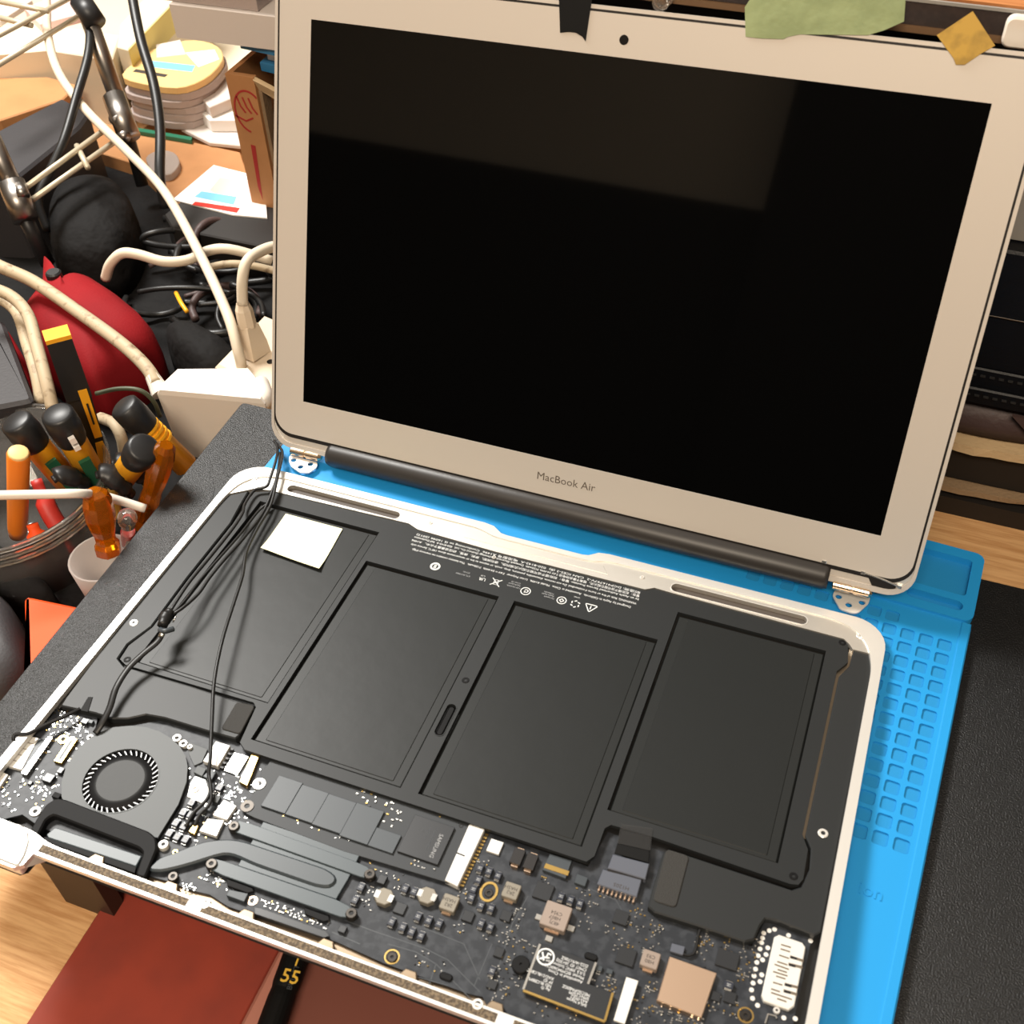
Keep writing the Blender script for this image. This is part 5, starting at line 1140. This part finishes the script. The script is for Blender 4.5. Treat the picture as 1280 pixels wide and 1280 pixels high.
# photo print on a black box
flat('black_carton', [(205, 268), (250, 232), (360, 262), (362, 300), (350, 312), (215, 285)], -28, DESK, 'box_black', 'low black carton carrying the glossy print', 'carton', 1)
o = flat('photo_print', [(216, 249), (267, 206), (330, 222), (334, 272), (290, 268)], -26.6, -27.8, 'paper_white', 'glossy white print with pink and blue picture on the black carton', 'print', .2)
mk('picture', *prism([tuple(W(*p, -26.6))[:2] for p in [(262, 238), (275, 222), (318, 228), (316, 252), (280, 248)]], -26.6, -26.5), 'photo_pink', o, 'W')
mk('picture', *prism([tuple(W(*p, -26.5))[:2] for p in [(243, 246), (252, 239), (296, 246), (292, 256)]], -26.5, -26.4), 'photo_blue', o, 'W')
mk('picture', *prism([tuple(W(*p, -26.5))[:2] for p in [(244, 252), (300, 260), (296, 266), (240, 256)]], -26.5, -26.4), 'red_grip', o, 'W')
# black cases
tag(mk('black_case', *cprism(rpoly([tuple(W(*p, 2))[:2] for p in [(-40, 182), (78, 122), (112, 140), (100, 158), (8, 232), (-40, 230)]], 4), DESK, 2, 2), 'bag_grey'), 'flat black case leaning below the wire rack', 'case')
tag(mk('black_camera_bag', *pillow(rpoly([tuple(W(*p, -10))[:2] for p in [(48, 250), (62, 215), (100, 200), (140, 205), (160, 225), (162, 262), (140, 300), (80, 306), (52, 290)]], 14), DESK, -10), 'bag_black', smooth=True), 'rounded black bag in front of the chrome pole', 'bag')
# cardboard box with red print, open side to the right
cb = thing_at('cardboard_box', (-100, 560, DESK)); tag(cb, 'brown cardboard box with red printed emblem standing behind the screen', 'box')
E0 = W(325, 300, DESK); yb = E0.y; zt = WY(283, 92, yb).z; xl = E0.x
xr = WY(318, 104, yb).x
mk('front_strip', *boxv(xl, yb, DESK, xr, yb + 4, zt), 'card', cb, 'W'); mk('side_face', *boxv(xl, yb + 4, DESK, xl + 4, yb + 200, zt), 'card', cb, 'W')
mk('back_face', *boxv(xl + 4, yb + 196, DESK, -46, yb + 200, zt), 'box_black', cb, 'W'); mk('box_floor', *boxv(xl + 4, yb + 4, DESK, -46, yb + 196, DESK + 4), 'card', cb, 'W')
mk('inner_flap', *slabv([(xr, yb + 2, zt), (xr + 60, yb + 6, zt - 26), (xr + 60, yb + 10, zt - 40), (xr, yb + 6, zt - 8)], 3), 'card_light', cb, 'W')
mk('right_face', *boxv(-50, yb, DESK, -46, yb + 196, zt), 'card', cb, 'W')
mk('inner_edge', *boxv(xr, yb + 3, DESK, xr + 2.5, yb + 12, zt - 10), 'card_frayed', cb, 'W')
ec = WY(312, 140, yb); R_ = 11
def on_face(parts, m, nm): mk(nm, *xf(merge(parts), (ec.x, yb - .05, ec.z), (1, 0, 0), (0, 0, 1)), m, cb, 'W')
on_face([strokev([(R_ * math.cos(t_), R_ * 1.35 * math.sin(t_)) for t_ in [i * .15 - 1.4 + 1.9 for i in range(28)] if R_ * math.cos(t_) < xr - ec.x - .5], 1.4, 0, .2)], 'print_red', 'printed_emblem')
on_face([strokev([(-8 + k * 4.5, 10), (-6 + k * 4.5, 3), (-3 + k * 4.5, -1)], 1.3, 0, .2) for k in range(3)] + [strokev([(-12, -4), (-4, -7), (2, -4)], 1.3, 0, .2)], 'print_red', 'printed_emblem')
p1, p2, p3, p4 = WY(323, 182, yb), WY(329, 184, yb), WY(338, 252, yb), WY(332, 236, yb)
mk('printed_bar', *slabv([(v_.x - 6, yb - .1, v_.z) for v_ in (p1, p2, p3, p4)], .1), 'print_red', cb, 'W')
# folders and paper stack resting on the box
zf = zt + .5
o = mk('blue_folder', *cprism([(xl + 22, yb + 10), (-44, yb - 4), (-44, yb + 190), (xl + 14, yb + 190)], zf, zf + 6, .5), 'blue_folder'); tag(o, 'blue folder lying on the cardboard box', 'folder')
o = mk('paper_pad', *cprism([(xl + 26, yb + 14), (-44, yb + 2), (-44, yb + 190), (xl + 20, yb + 190)], zf + 6.3, zf + 15, .5), 'paper_white'); tag(o, 'white paper pad between two blue folders', 'pad')
o = mk('blue_folder', *cprism([(xl + 12, yb + 6), (-44, yb - 6), (-44, yb + 190), (xl + 8, yb + 190)], zf + 15.3, zf + 20, .5), 'blue_folder'); tag(o, 'upper blue folder under the paper stack', 'folder')
zq = zf + 20.3
c0_, c1_ = W(221, 47, zq), W(352, 64, zq); c1_ = c0_.lerp(c1_, min(1, (-44 - c0_.x) / (c1_.x - c0_.x)))
sp = [(c0_.x, c0_.y), (c1_.x, c1_.y), (c1_.x, c1_.y + 210), (c0_.x - 5, c0_.y + 210)]
tag(mk('paper_ream', *cprism(sp, zq, zq + 22, .5), 'paper_grey'), 'pale paper ream at the bottom of the stack on the cardboard box', 'paper ream')
for k in range(4):
    tag(mk('magazine', *cprism([(a_ - 14 + k * 2, b_ + 3 - k) for a_, b_ in sp], zq + 22.3 + k * 9, zq + 31 + k * 9, .6), 'paper_edge'), 'grey magazine on the paper ream, %s of its stack' % ['lowest', 'second from bottom', 'third from bottom', 'topmost'][k], 'magazine', 'magazines stacked on the paper ream')
